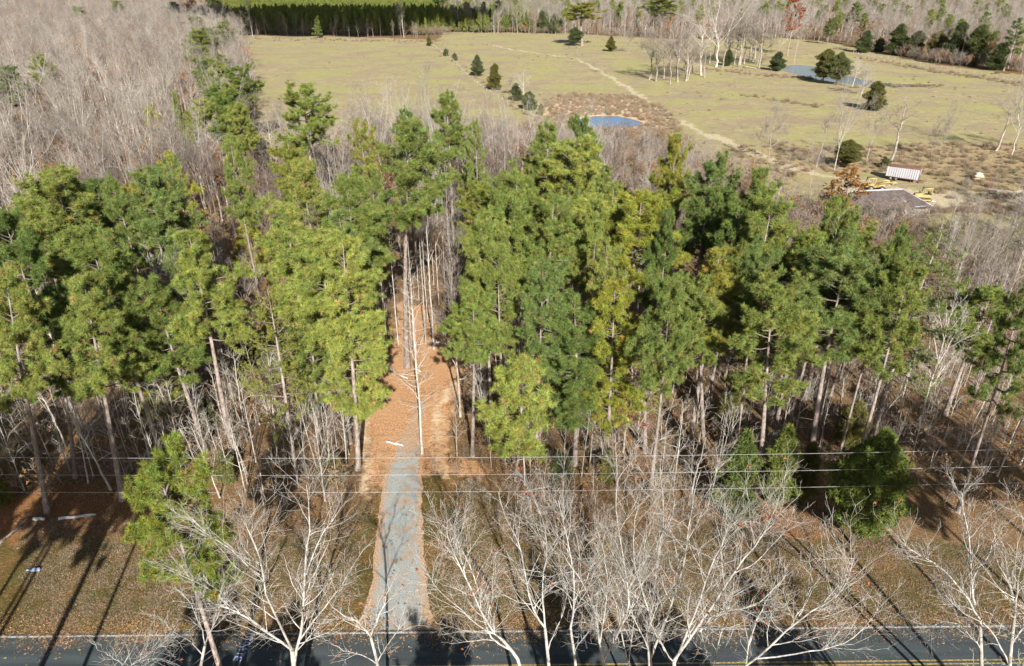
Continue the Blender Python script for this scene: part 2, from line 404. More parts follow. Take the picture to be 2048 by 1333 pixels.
structure(link("pond_water", sheet("pond_water", curve_loop(POND2 + (POND2 - POND2.mean(0)) * .02), -.28, water_mat("pond_grey", (.12, .125, .12), .2))))

# the road: asphalt, edge line, double centre line, sprayed marks
RS = .0128
def road_y(x, off): return 37.1 + RS * x + off
def strip(g, o0, o1, z, x0=-160, x1=160, n=40, m=0):
    xs = np.linspace(x0, x1, n); A = [(x, road_y(x, o0), z) for x in xs] + [(x, road_y(x, o1), z) for x in xs]
    g.add(A, [np.array([[i, i + 1, n + i + 1, n + i] for i in range(n - 1)])], m)
def asphalt():
    m, t, b = newmat("asphalt"); oc = objco(t)
    n1 = noise(t, oc, 14, 3, .8); mp = N(t, "ShaderNodeMapping"); mp.inputs["Scale"].default_value = (.08, 1.5, 1); t.links.new(oc, mp.inputs[0])
    n2 = noise(t, mp.outputs[0], 1.0, 4, .6)
    c = ramp(t, n1, [(.3, (.022, .030, .033)), (.7, (.064, .078, .082))])
    c = mixc(t, .75, c, ramp(t, n2, [(.35, (.6, .62, .64)), (.65, (1.3, 1.3, 1.28))]), 'MULTIPLY')
    t.links.new(c, b.inputs["Base Color"]); b.inputs["Roughness"].default_value = .85; bump(t, b, n1, .3, .02); return m
def worn_mat(name, col, under, amt):
    m, t, b = newmat(name)
    t.links.new(mixc(t, ramp(t, noise(t, objco(t), 5, 5, .75), [(amt - .06, (0,) * 3), (amt + .06, (1,) * 3)]), col, under), b.inputs["Base Color"])
    b.inputs["Roughness"].default_value = .8; return m
g = Geo(); strip(g, -6.9, 0.0, .012); rd = structure(link("road", g.mesh("road", [asphalt()], False)))
M_WHITE = worn_mat("edge_paint", (.42, .42, .40), (.12, .12, .12), .54); M_YEL = worn_mat("centre_paint", (.40, .27, .06), (.10, .095, .08), .52)
g = Geo(); strip(g, -.36, -.20, .018); strip(g, -6.66, -6.52, .018)
structure(link("road_edge_lines", g.mesh("road_edge_lines", [M_WHITE], False), rd))
g = Geo(); strip(g, -3.32, -3.20, .018); strip(g, -3.62, -3.50, .018)
structure(link("road_centre_lines", g.mesh("road_centre_lines", [M_YEL], False), rd))
# utility locators' spray paint: letters as strokes, u along the word, v up the letter
GLY = {'L': [[(0, 1), (0, 0), (.6, 0)]], 'O': [[(.3, 0), (.05, .25), (.05, .75), (.3, 1), (.55, .75), (.55, .25), (.3, 0)]], 'C': [[(.6, .85), (.35, 1), (.08, .75), (.05, .3), (.3, 0), (.6, .12)]],
       'A': [[(0, 0), (.3, 1), (.6, 0)], [(.12, .4), (.48, .4)]], 'T': [[(.3, 0), (.3, 1)], [(0, 1), (.6, 1)]], 'E': [[(.6, 0), (0, 0), (0, 1), (.6, 1)], [(0, .5), (.5, .5)]]}
def flat_stroke(g, pts, w, z):
    for (a, b_) in zip(pts[:-1], pts[1:]):
        a, b_ = np.array(a), np.array(b_); d = b_ - a; d = d / (np.linalg.norm(d) + 1e-9); n = np.array([-d[1], d[0]]) * w / 2
        a = a - d * w * .3; b_ = b_ + d * w * .3
        g.add([(*(a - n), z), (*(b_ - n), z), (*(b_ + n), z), (*(a + n), z)], [np.array([[0, 1, 2, 3]])]); z += .0006
def spray(word, p0, du, dv, size, line, mat):
    g = Geo(); x = 0
    for ch in word:
        for s in GLY[ch]: flat_stroke(g, [np.array(p0) + np.array(du) * (x + u * size) + np.array(dv) * v * size for u, v in s], .09, .024)
        x += size * .82
    flat_stroke(g, line, .10, .024)
    return structure(link("road_paint_marks", g.mesh("road_paint_marks", [mat], False), rd))
gp = lambda px, py: np.array(ground(px, py)[:2])
spray("LOCATE", gp(1166, 1286), (-.12, .99), (-.99, -.12), .62, [gp(1174, 1298), gp(1164, 1257)], worn_mat("white_spray", (.70, .72, .74), (.3, .3, .3), .66))
spray("LOCATE", gp(500, 1264), (-.15, -.99), (.99, -.15), .55, [gp(496, 1262), gp(487, 1303)], worn_mat("blue_spray", (.30, .38, .60), (.2, .22, .3), .66))

# gravel drive running in from the road
def gravel():
    m, t, b = newmat("gravel"); oc = objco(t)
    n1 = noise(t, oc, 9, 3, .8); n2 = noise(t, oc, .8, 4, .65)
    c = ramp(t, n1, [(.25, (.13, .15, .148)), (.55, (.30, .33, .322)), (.8, (.50, .525, .505))])
    c = mixc(t, ramp(t, n2, [(.46, (0,) * 3), (.66, (.75,) * 3)]), c, (.34, .21, .12))
    c = mixc(t, ramp(t, noise(t, oc, 4, 5, .8), [(.60, (0,) * 3), (.68, (.9,) * 3)]), c, (.25, .13, .065))
    e = attr(t, "edge").outputs["Fac"]; n3 = noise(t, oc, 1.6, 5, .75); n4 = noise(t, oc, 6.0, 4, .75)
    cover = ramp(t, math_(t, 'ADD', math_(t, 'MULTIPLY', e, .62), math_(t, 'ADD', math_(t, 'MULTIPLY', n3, .55), math_(t, 'MULTIPLY', n4, .35))), [(.70, (0,) * 3), (.95, (1,) * 3)])
    c = mixc(t, cover, c, ramp(t, n4, [(.25, (.12, .07, .04)), (.45, (.33, .205, .12)), (.6, (.50, .34, .215)), (.78, (.66, .52, .38))]))
    t.links.new(c, b.inputs["Base Color"]); b.inputs["Roughness"].default_value = .95; bump(t, b, n1, .6, .06); return m
DL = [(716, 1262), (740, 1215), (752, 1160), (758, 1100), (762, 1040), (766, 985), (776, 950), (790, 915), (806, 880), (822, 840), (834, 800)]
DR = [(872, 1260), (850, 1215), (843, 1160), (840, 1100), (841, 1040), (840, 985), (838, 950), (836, 915), (838, 880), (842, 840), (850, 800)]
def drive_mesh():
    L_ = np.array([ground(*p)[:2] for p in DL]); R_ = np.array([ground(*p)[:2] for p in DR]); n = 220; m = 17
    u = np.linspace(0, len(DL) - 1, n); i = np.minimum(u.astype(int), len(DL) - 2); w = (u - i)[:, None]
    l = L_[i] * (1 - w) + L_[i + 1] * w; r = R_[i] * (1 - w) + R_[i + 1] * w
    r_ = np.random.default_rng(4); k = lambda q: np.convolve(r_.normal(0, 1, n + 40), np.ones(q) / q ** .5, 'same')[20:-20]
    l[:, 0] += k(22) * .10 + k(4) * .05 - .35; r[:, 0] += k(22) * .10 + k(4) * .05 + .3
    s = np.linspace(0, 1, m)[None, :, None]; G = l[:, None] * (1 - s) + r[:, None] * s
    edge = np.abs(np.linspace(-1, 1, m))[None] ** 2.2 * np.ones((n, 1)); edge = np.maximum(edge, np.clip((u / (len(DL) - 1) - .50) / .36, 0, 1)[:, None])
    V = np.concatenate([G, np.full((n, m, 1), .008)], 2).reshape(-1, 3); a, b_ = np.meshgrid(np.arange(m - 1), np.arange(n - 1)); q = (b_ * m + a).ravel()
    me = make_mesh("driveway", V, [np.stack([q, q + 1, q + m + 1, q + m], 1)], [gravel()])
    at = me.attributes.new("edge", 'FLOAT', 'POINT'); at.data.foreach_set("value", edge.ravel().astype(np.float32)); return me
structure(link("driveway", drive_mesh()))
# ------------------------------------------------------------------ tree kinds
PROTO = {}                                   # kind -> list of dict(parts, h, R)
def pine(seed, h=26.0, cb=.5, R=4.0, nb=50, prof=None, tm=36, tl=.41, tw=.037, step=.27, gap=.0, dead=8, blen=.5, top_up=46, rb=.31, fork=False, lean=.5):
    rng = np.random.default_rng(seed)
    prof = prof or [(0, .55), (.12, .85), (.35, 1.0), (.6, 1.0), (.8, .88), (.93, .68), (1, .3)]
    K = 14; zs = np.linspace(0, 1, K)
    a1, a2 = rng.uniform(0, 6.28, 2)
    off = np.stack([np.sin(zs * 3.0 + a1) - math.sin(a1), np.sin(zs * 2.6 + a2) - math.sin(a2)], 1) * lean * .6
    T = np.concatenate([off, (zs * h)[:, None]], 1)
    Rr = rb * (1 - zs * .93) ** .85; Rr[0] *= 1.35
    def at(z): return np.array([np.interp(z, T[:, 2], T[:, 0]), np.interp(z, T[:, 2], T[:, 1]), z])
    gt = Geo(); V, q = tubes(T[None], Rr[None], 9); gt.add(V, [q])
    P = []; Rd = []; dirs = []
    side_bias = rng.uniform(0, 6.28)
    for i in range(nb):
        t = min(1, (i + rng.uniform(0, 1)) / nb) ** .92
        if gap and rng.random() < gap: continue
        z = (cb + t * (.985 - cb)) * h
        L = R * np.interp(t, *zip(*prof)) * rng.uniform(.62, 1.12)
        az = i * 2.39996 + rng.normal(0, .5); L *= 1 + .18 * math.cos(az - side_bias)
        el = math.radians(-4 + (top_up + 4) * t ** 2.0 + rng.normal(0, 9)); p = at(z); pts = [p]
        for k in range(5):
            d = np.array([math.cos(az) * math.cos(el), math.sin(az) * math.cos(el), math.sin(el)])
            p = p + d * L / 5; pts.append(p); el += math.radians(rng.normal(5, 7)); az += rng.normal(0, .12)
        P.append(pts); Rd.append(np.linspace(.028 * L ** .7 + .014, .012, 6))
    P = np.array(P); Rd = np.array(Rd)
    V, q = tubes(P, Rd, 4); gt.add(V, [q], 1)
    for i in range(dead):                    # dead stubs under the crown
        z = rng.uniform(cb * .45, cb) * h; az = rng.uniform(0, 6.28); L = rng.uniform(.4, 2.0); p = at(z)
        d = np.array([math.cos(az), math.sin(az), rng.uniform(-.25, .35)])
        pts = np.array([p, p + d * L * .5 + rng.normal(0, .06, 3), p + d * L + rng.normal(0, .12, 3)])
        V, q = tubes(pts[None], np.array([[.035, .025, .01]]), 4); gt.add(V, [q], 1)
    B, RB = sprout(P, Rd, rng, 3.0, 3, 16, .18, (30, 66), (.32, .64), blen, 2.2, 4, .12, .30, .6, .008)
    V, q = tubes(B, RB, 3); gt.add(V, [q], 1)
    tp = []; td = []
    for A in (B, P[:, 2:]):
        n, k, _ = A.shape; L = np.linalg.norm(np.diff(A, axis=1), axis=2).sum(1)
        cnt = np.maximum(2, np.round(L / step)).astype(int); idx = np.repeat(np.arange(n), cnt); m = len(idx)
        s = rng.uniform(.12, 1.0, m) * (k - 1); kk = np.minimum(s.astype(int), k - 2); w = (s - kk)[:, None]
        tp.append(A[idx, kk] * (1 - w) + A[idx, kk + 1] * w); td.append(unit(A[idx, kk + 1] - A[idx, kk]))
        tp.append(A[:, -1]); td.append(unit(A[:, -1] - A[:, -2]))
    tp = np.concatenate(tp); td = np.concatenate(td); n = len(tp)
    tp = tp + rng.normal(0, .10, (n, 3)); td = unit(td * .7 + np.array([0, 0, .75]) + rng.normal(0, .25, (n, 3)))
    gc = Geo(); V, f = tufts(tp, td, rng, tm, tl, tw, .75); gc.add(V, [f], 0, tuft_tint(n, tm, rng))
    nm = "pine"
    return dict(parts=[("trunk", gt.mesh(nm + "_trunk", [M_PBARK, M_LIMB])), ("crown", gc.mesh(nm + "_crown", [M_PINE], False))], h=h, R=R, n=n)
TALL = [(0, .45), (.1, .75), (.3, 1.0), (.65, 1.0), (.85, .88), (.95, .66), (1, .3)]
ROUND = [(0, .7), (.2, 1.0), (.55, 1.0), (.8, .94), (.93, .75), (1, .4)]
CONE = [(0, .85), (.15, 1.0), (.5, .68), (.8, .34), (1, .05)]
LAYER = [(0, .9), (.15, .7), (.3, 1.0), (.45, .62), (.6, .95), (.75, .55), (.88, .5), (1, .12)]
PROTO['full'] = [pine(11, cb=.54, nb=44, prof=TALL, step=.22), pine(12, cb=.52, nb=44, R=4.2, step=.22), pine(13, cb=.58, nb=42, prof=ROUND, step=.22), pine(14, cb=.5, nb=40, prof=LAYER, R=4.2, step=.22)]
PROTO['long'] = [pine(21, cb=.24, nb=66, R=3.6, prof=TALL, gap=.08), pine(22, cb=.28, nb=62, R=3.8, gap=.10)]
PROTO['high'] = [pine(31, cb=.62, nb=36, R=4.0, prof=ROUND, dead=14, step=.23), pine(32, cb=.66, nb=32, R=3.8, prof=ROUND, dead=12, step=.23), pine(33, cb=.58, nb=46, R=4.2, prof=LAYER)]
PROTO['sparse'] = [pine(41, cb=.36, nb=44, R=4.6, prof=LAYER, gap=.22, step=.36, dead=14), pine(42, cb=.5, nb=36, R=4.6, prof=LAYER, gap=.2, step=.34, dead=12)]
PROTO['layer'] = [pine(51, cb=.30, nb=46, R=4.8, prof=[(0, .8), (.3, 1), (.6, .8), (.85, .5), (1, .1)], gap=.15, step=.34, tm=14, tl=.28, top_up=35, blen=.8)]
PROTO['young'] = [pine(61, h=12, cb=.18, R=2.6, nb=56, prof=CONE, rb=.12, tl=.36, dead=3, lean=.2), pine(62, h=12, cb=.25, R=2.6, nb=48, rb=.12, dead=3, lean=.3)]
LODK = dict(tm=9, tl=.62, tw=.16, step=.55)
PROTO['far'] = [pine(71, cb=.42, nb=42, R=4.2, **LODK), pine(72, cb=.5, nb=38, R=4.2, prof=ROUND, **LODK), pine(73, h=14, cb=.12, R=2.6, nb=40, prof=CONE, rb=.12, **LODK)]

def cedar(seed, h=8.0, R=2.4, n=2600, prof=None, m=14, L=.36, w=.065, bare=.04, mat=None, rough=.42):
    rng = np.random.default_rng(seed)
    prof = prof or [(0, .55), (.1, .9), (.3, 1), (.6, .7), (.85, .32), (1, .03)]
    zs = np.array([p[0] for p in prof]); rs = np.array([p[1] for p in prof])
    t = rng.uniform(0, 1, n * 3); keep = rng.random(n * 3) < np.interp(t, zs, rs); t = t[keep][:n]; n = len(t)
    az = rng.uniform(0, 6.28, n); nlob = rng.integers(0, 26, n); la, lt = rng.uniform(0, 6.28, 26), rng.uniform(0, 1, 26)
    lob = np.min(np.abs(((az[:, None] - la[None] + np.pi) % (2 * np.pi) - np.pi)) / .55 + np.abs(t[:, None] - lt[None]) / .12, axis=1)
    shape = 1 - rough * np.clip(lob, 0, 1.6)
    r = R * np.interp(t, zs, rs) * shape * np.sqrt(rng.uniform(.25, 1, n))
    P = np.stack([np.cos(az) * r, np.sin(az) * r, (bare + t * (1 - bare)) * h], 1)
    D = unit(np.stack([np.cos(az), np.sin(az), np.full(n, .7)], 1) + rng.normal(0, .3, (n, 3)))
    gc = Geo(); V, f = tufts(P, D, rng, m, L, w, 1.1); gc.add(V, [f], 0, tuft_tint(n, m, rng, .7, 1.3, .02, (1.8, .9, .7)))
    gt = Geo(); gt.tube([(0, 0, 0), (.05, 0, h * .3), (0, .05, h * .8)], [.16 * h / 8, .11 * h / 8, .02], 7)
    k = 26; a = rng.uniform(0, 6.28, k); z = rng.uniform(.08, .8, k) * h; l = R * np.interp(z / h, zs, rs) * .8
    B = np.stack([np.stack([np.cos(a) * l * s, np.sin(a) * l * s, z + l * s * .35], 1) for s in (0, .5, 1)], 1)
    V, q = tubes(B, np.tile([.035, .022, .008], (k, 1)), 4); gt.add(V, [q])
    return dict(parts=[("trunk", gt.mesh("cedar_trunk", [M_LIMB])), ("crown", gc.mesh("cedar_crown", [mat or M_CEDAR], False))], h=h, R=R)
PROTO['round'] = [cedar(86, prof=[(0, .75), (.2, 1), (.5, .95), (.75, .7), (.92, .4), (1, .1)], rough=.4)]
PROTO['cedar'] = [cedar(81), cedar(82, prof=[(0, .6), (.15, 1), (.45, .95), (.75, .6), (.92, .3), (1, .05)])]
PROTO['spread'] = [cedar(83, h=10, R=5.0, n=4200, prof=[(0, .5), (.2, .95), (.45, 1), (.7, .8), (.88, .5), (1, .1)], bare=.18, rough=.42)]
PROTO['bush'] = [cedar(84, h=3, R=2.2, n=1100, prof=[(0, .8), (.3, 1), (.7, .75), (1, .1)], bare=.02, L=.3)]

def bare(seed, h=18.0, R=4.5, zf=.35, nl=11, el=(28, 58), dens=(1.5, 2.0, 2.6), kink=.16, rb=.22, twig=.011, leader=.95, lthin=1.0, leaf=0, lsz=.16, fork=0, single=True, mats=None, lm=None, sides=(8, 5, 3, 3), wob=1.0):
    rng = np.random.default_rng(seed); K = 11
    zs = np.linspace(0, 1, K); top = h * (leader if not fork else .55)
    T = np.zeros((1, K, 3)); T[0, :, 2] = zs * top; T[0, 1:, :2] = np.cumsum(rng.normal(0, .018 * h * .35 * wob, (K - 1, 2)), 0)
    Rt = (rb * (1 - zs * .82) ** .9)[None]; Rt[0, 0] *= 1.3
    lp = []; lr = []
    for i in range(nl):
        t = (i + rng.uniform(0, 1)) / nl
        z = (zf + t * (leader - zf)) * h if not fork else rng.uniform(.30, .55) * h
        g_ = min(z / top, 1) * (K - 1); k = min(int(g_), K - 2); p = T[0, k] + (T[0, k + 1] - T[0, k]) * (g_ - k)
        e = math.radians(rng.uniform(*el) + 18 * t); az = i * 2.4 + rng.normal(0, .5)
        L = (R * (1.05 - .62 * t) if not fork else (h - z) * rng.uniform(.75, 1.0)) * rng.uniform(.75, 1.15) / max(math.cos(e), .55)
        pts = [p]; d = np.array([math.cos(az) * math.cos(e), math.sin(az) * math.cos(e), math.sin(e)])
        for _ in range(7):
            d = unit(d + rng.normal(0, kink, 3) + np.array([0, 0, .06])); p = p + d * L / 7; pts.append(p)
        lp.append(pts); r0 = min(Rt[0, k] * .62, (.03 * L + .01) * lthin); lr.append(np.linspace(r0, max(r0 * .22, twig), 8))
    L1, R1 = np.array(lp), np.array(lr)
    L2, R2 = sprout(L1, R1, rng, dens[0], 3, 12, .22, (25, 55), (.35, .7), .5, R * .6, 6, kink, .16, .62, twig * 1.3)
    L3, R3 = sprout(L2, R2, rng, dens[1], 2, 8, .2, (25, 60), (.4, .75), .35, 1.8, 4, kink, .14, .6, twig)
    L4, R4 = sprout(L3, R3, rng, dens[2], 1, 5, .2, (25, 60), (.45, .8), .25, 1.0, 3, kink, .12, .6, twig * .8, taper=.5)
    mats = mats or [M_GREY, M_TWIG]
    g1 = Geo(); V, q = tubes(T, Rt, sides[0]); g1.add(V, [q])
    g2 = g1 if single else Geo(); V, q = tubes(L1, R1, sides[1]); g2.add(V, [q])
    V, q = tubes(L2, R2, sides[2]); g2.add(V, [q])
    V, q = tubes(L3, R3, 3); g2.add(V, [q], 1); V, q = tubes(L4, R4, 3); g2.add(V, [q], 1)
    parts = [("trunk", g1.mesh("hardwood_tree", mats))]
    if not single: parts.append(("limbs", g2.mesh("hardwood_limbs", mats)))
    if leaf:
        A = np.concatenate([L4[:, -1], L4[:, 1], L3[:, -1]]); A = A[rng.random(len(A)) < leaf]; n = len(A)
        V, f = tufts(A, unit(rng.normal(size=(n, 3))), rng, 4, lsz * 1.6, lsz, .3)
        gl = Geo(); gl.add(V, [f], 0, tuft_tint(n, 4, rng, .6, 1.35, 0)); parts.append(("leaves", gl.mesh("hardwood_leaves", [lm or M_LEAF], False)))
    return dict(parts=parts, h=h, R=R)
FT = dict(twig=.017, sides=(6, 4, 3, 3))
PROTO['bare'] = [bare(101, **FT), bare(102, R=4.0, zf=.45, **FT), bare(103, R=5.2, nl=13, zf=.30, **FT), bare(104, h=18, R=3.4, nl=13, zf=.4, el=(40, 65), **FT), bare(105, R=5.0, fork=1, nl=7, el=(45, 70), **FT), bare(106, R=4.4, zf=.5, kink=.22, **FT)]
PROTO['woods'] = []
PROTO['pale'] = [bare(111, R=6.0, fork=1, nl=9, el=(35, 68), dens=(2.0, 2.4, 2.6), twig=.016, rb=.24, mats=[M_PALE, M_GREY], sides=(6, 5, 3, 3)), bare(112, R=4.6, nl=12, zf=.35, twig=.018, mats=[M_PALE, M_PALE], sides=(6, 5, 3, 3))]
PROTO['open'] = [bare(121, h=14, R=6.0, zf=.22, nl=12, el=(20, 50), kink=.22, rb=.2, dens=(2.6, 2.8, 3.0), twig=.020, mats=[M_GREY, M_GREY]), bare(122, h=14, R=5.0, fork=1, nl=8, el=(40, 66), kink=.2, rb=.18, dens=(2.6, 2.8, 3.0), twig=.020, mats=[M_GREY, M_GREY])]
PROTO['sapling'] = [bare(131, h=11, R=1.6, zf=.30, nl=11, el=(25, 55), dens=(1.6, 2.0, 1.5), rb=.075, twig=.008, kink=.14, mats=[M_PALE, M_PALE], sides=(6, 4, 3, 3), wob=.35), bare(132, h=11, R=2.3, zf=.25, nl=12, dens=(1.8, 2.0, 1.5), rb=.085, twig=.008, kink=.2, mats=[M_PALE, M_GREY], sides=(6, 4, 3, 3), wob=.35), bare(133, h=11, R=1.1, zf=.4, nl=9, dens=(1.4, 1.6, 1.2), rb=.06, twig=.008, mats=[M_GREY, M_TWIG], sides=(6, 4, 3, 3), wob=.35)]
PROTO['leafy'] = [bare(141, h=16, R=4.2, zf=.25, nl=14, leaf=.75, lsz=.22, **FT), bare(142, h=16, R=3.4, zf=.35, nl=12, leaf=.35, lsz=.2, **FT)]
PROTO['snag'] = [bare(151, h=20, R=2.4, zf=.26, nl=52, el=(-22, 42), dens=(1.2, .9, .5), rb=.13, lthin=.35, twig=.007, kink=.14, leader=.99, wob=.3, mats=[M_DEAD, M_DEAD]), bare(152, h=20, R=1.2, zf=.35, nl=20, el=(0, 35), dens=(1.0, .6, .3), rb=.16, lthin=.4, twig=.008, leader=.99, wob=.3, mats=[M_DEAD, M_DEAD])]
PROTO['thicket'] = [bare(161, h=3.2, R=1.7, zf=.06, nl=14, el=(35, 70), dens=(2.6, 2.4, 2.0), kink=.2, rb=.03, twig=.008, mats=[M_GREY, M_GREY]), bare(162, h=3.0, R=1.9, zf=.05, nl=12, el=(25, 60), dens=(2.6, 2.6, 2.0), kink=.24, rb=.03, twig=.008, mats=[M_TWIG, M_GREY]), bare(163, h=2.6, R=1.6, zf=.05, nl=12, el=(30, 70), dens=(2.4, 2.0, 1.5), rb=.03, twig=.008, leaf=.30, lsz=.13, lm=M_TAN)]

def blades(seed, R, n, L, w, mat, up=1.6, lo=.7, hi=1.3):
    rng = np.random.default_rng(seed); r = R * np.sqrt(rng.random(n)); a = rng.uniform(0, 6.28, n)
    P = np.stack([np.cos(a) * r, np.sin(a) * r, np.zeros(n)], 1); D = np.tile([0, 0, 1.], (n, 1))
    g = Geo(); V, f = tufts(P, D, rng, 5, L, w, up, .45); g.add(V, [f], 0, tuft_tint(n, 5, rng, lo, hi, .05, (1.4, .8, .7)))
    return g.mesh("weed_clump", [mat], False)
PROTO['turf'] = [dict(parts=[("clump", blades(175, .8, 150, .11, .035, M_WEED, 1.0, .5, 1.5))]), dict(parts=[("clump", blades(176, .7, 90, .15, .035, M_WEED, 1.3, .5, 1.5))])]
def litter(seed, n, R):
    rng = np.random.default_rng(seed); P = np.stack([rng.normal(0, R, n), rng.normal(0, R, n), np.full(n, .04)], 1)
    g = Geo(); V, f = tufts(P, np.tile([0, 0, .2], (n, 1)), rng, 2, .17, .10, 1.0); V[:, 2] = np.abs(V[:, 2] * .4) + .02; g.add(V, [f], 0, tuft_tint(n, 2, rng, .35, 1.7, 0)); return g.mesh('leaf_patch', [M_TAN], False)
PROTO['litter'] = [dict(parts=[("leaves", litter(177, 60, .8))]), dict(parts=[("leaves", litter(178, 40, .6))])]
PROTO['weed'] = [dict(parts=[("clump", blades(171, .9, 60, 1.5, .06, M_WEED))]), dict(parts=[("clump", blades(172, .6, 40, 1.0, .05, M_WEED))]), dict(parts=[("clump", blades(173, 1.3, 70, .8, .06, M_WEED, 1.2))])]

def plant(name, kind, pos, h, R, label, cat, group=None, pick=None, tone=(1, 1, 1), rz=None, lean=None, rng=random.Random(3), bark=None, merged=False):
    protos = PROTO[kind]; p = protos[(pick if pick is not None else rng.randrange(len(protos))) % len(protos)]
    sz = h / p['h']; sx = R / p['R']
    rz = rng.uniform(0, 6.28) if rz is None else rz
    q = Quaternion((0, 0, 1), rz)
    if lean is not None: q = Vector((0, 0, 1)).rotation_difference(lean) @ q
    single = len(p['parts']) == 1
    if single:
        o = bpy.data.objects.new(name, p['parts'][0][1]); COL.objects.link(o); o.color = (*tone, 1)
    else:
        o = bpy.data.objects.new(name, None); COL.objects.link(o); o.empty_display_size = .5
        for nm, me in p['parts']:
            c = bpy.data.objects.new(nm, me); COL.objects.link(c); c.parent = o
            c.color = (*tone, 1) if nm in ("crown", "leaves") else (*(bark or (1, 1, 1)), 1)
    o.rotation_mode = 'QUATERNION'; o.rotation_quaternion = q; o.scale = (sx, sx, sz)
    o.location = (pos[0], pos[1], gz(pos[0], pos[1]) - .03)
    return tag(o, label, cat, group)

# countless things: one object each, spread over its own points
def spread(name, pts, rot, scl, kind, tone=(1, 1, 1), label=None):
    protos = PROTO[kind]; coll = bpy.data.collections.new(name + "_kinds")
    for p in protos:
        if len(p['parts']) == 1: o = bpy.data.objects.new(name + "_kind", p['parts'][0][1]); o.color = (*tone, 1); coll.objects.link(o)
        else:
            g_ = bmesh.new(); me = bpy.data.meshes.new(name + "_kind"); mats = []
            for nm, m_ in p['parts']:
                base = len(mats); n0 = len(g_.faces); g_.from_mesh(m_); g_.faces.ensure_lookup_table()
                for f in g_.faces[n0:]: f.material_index += base
                mats += list(m_.materials)
            g_.to_mesh(me); g_.free()
            for m_ in mats: me.materials.append(m_)
            o = bpy.data.objects.new(name + "_kind", me); o.color = (*tone, 1); coll.objects.link(o)
    me = bpy.data.meshes.new(name); n = len(pts)
    P = np.array([(x, y, gz(x, y) - .03) for x, y in pts], np.float32) if n < 3000 else np.concatenate([np.asarray(pts), rise(np.asarray(pts)[:, 0], np.asarray(pts)[:, 1])[:, None] - .03], 1).astype(np.float32)
    me.vertices.add(n); me.vertices.foreach_set("co", P.ravel())
    for nm, arr, ty in (("rot", rot, 'FLOAT'), ("scl", scl, 'FLOAT')):
        a = me.attributes.new(nm, ty, 'POINT'); a.data.foreach_set("value", np.asarray(arr, np.float32))
    pk = me.attributes.new("pick", 'INT', 'POINT'); pk.data.foreach_set("value", np.random.default_rng(n).integers(0, len(protos), n).astype(np.int32))
    o = bpy.data.objects.new(name, me); COL.objects.link(o); o["kind"] = "stuff"
    ng = bpy.data.node_groups.new(name, 'GeometryNodeTree')
    ng.interface.new_socket("Geometry", in_out='INPUT', socket_type='NodeSocketGeometry'); ng.interface.new_socket("Geometry", in_out='OUTPUT', socket_type='NodeSocketGeometry')
    gi, go = ng.nodes.new("NodeGroupInput"), ng.nodes.new("NodeGroupOutput")
    ip = ng.nodes.new("GeometryNodeInstanceOnPoints"); ci = ng.nodes.new("GeometryNodeCollectionInfo")
    ci.inputs["Collection"].default_value = coll; ci.inputs["Separate Children"].default_value = True; ci.inputs["Reset Children"].default_value = True
    def na(nm, ty):
        x = ng.nodes.new("GeometryNodeInputNamedAttribute"); x.data_type = ty; x.inputs["Name"].default_value = nm; return x.outputs[0]
    cx = ng.nodes.new("ShaderNodeCombineXYZ"); L = ng.links.new
    L(na("rot", 'FLOAT'), cx.inputs[2]); L(gi.outputs[0], ip.inputs["Points"]); L(ci.outputs[0], ip.inputs["Instance"])
    ip.inputs["Pick Instance"].default_value = True; L(na("pick", 'INT'), ip.inputs["Instance Index"]); L(cx.outputs[0], ip.inputs["Rotation"]); L(na("scl", 'FLOAT'), ip.inputs["Scale"]); L(ip.outputs[0], go.inputs[0])
    md = o.modifiers.new("spread", 'NODES'); md.node_group = ng
    return o
def scatter(P, d, rng, lim=None):
    """jittered grid of points inside a polygon, spacing d"""
    x0, y0 = P.min(0); x1, y1 = P.max(0)
    gx_, gy_ = np.meshgrid(np.arange(x0, x1, d), np.arange(y0, y1, d)); pts = np.stack([gx_.ravel(), gy_.ravel()], 1) + rng.uniform(-.48, .48, (gx_.size, 2)) * d
    return pts[inside(P, pts[:, 0], pts[:, 1])]
# ------------------------------------------------------------------ where everything grows
rnd = random.Random(21); nrg = np.random.default_rng(77)
TONE = dict(g=(1, 1, 1), d=(.78, .86, .9), y=(1.28, 1.14, .75), l=(1.18, 1.16, 1.1), s=(.95, 1.0, 1.2), o=(1.15, 1.0, .8))
def by_top(tx, ty, h, w):                    # crown tip seen at (tx, ty), height known
    p = ground(tx, ty, h); return p, w / 2 * depth(p) / F
def by_base(bx, by, tx, ty, w):              # foot and tip both seen
    b = ground(bx, by); t = on_plane(tx, ty, b.y); return b, t.z, w / 2 * depth(Vector((b.x, b.y, t.z * .7))) / F, t - b
taken = []
def tree_at(name, kind, b, h, R, label, cat, group=None, tone='g', pick=None, lean=None, **kw):
    taken.append((b[0], b[1])); return plant(name, kind, b, h, R, label, cat, group, pick, TONE.get(tone, tone) if isinstance(tone, str) else tone, lean=lean, **kw)
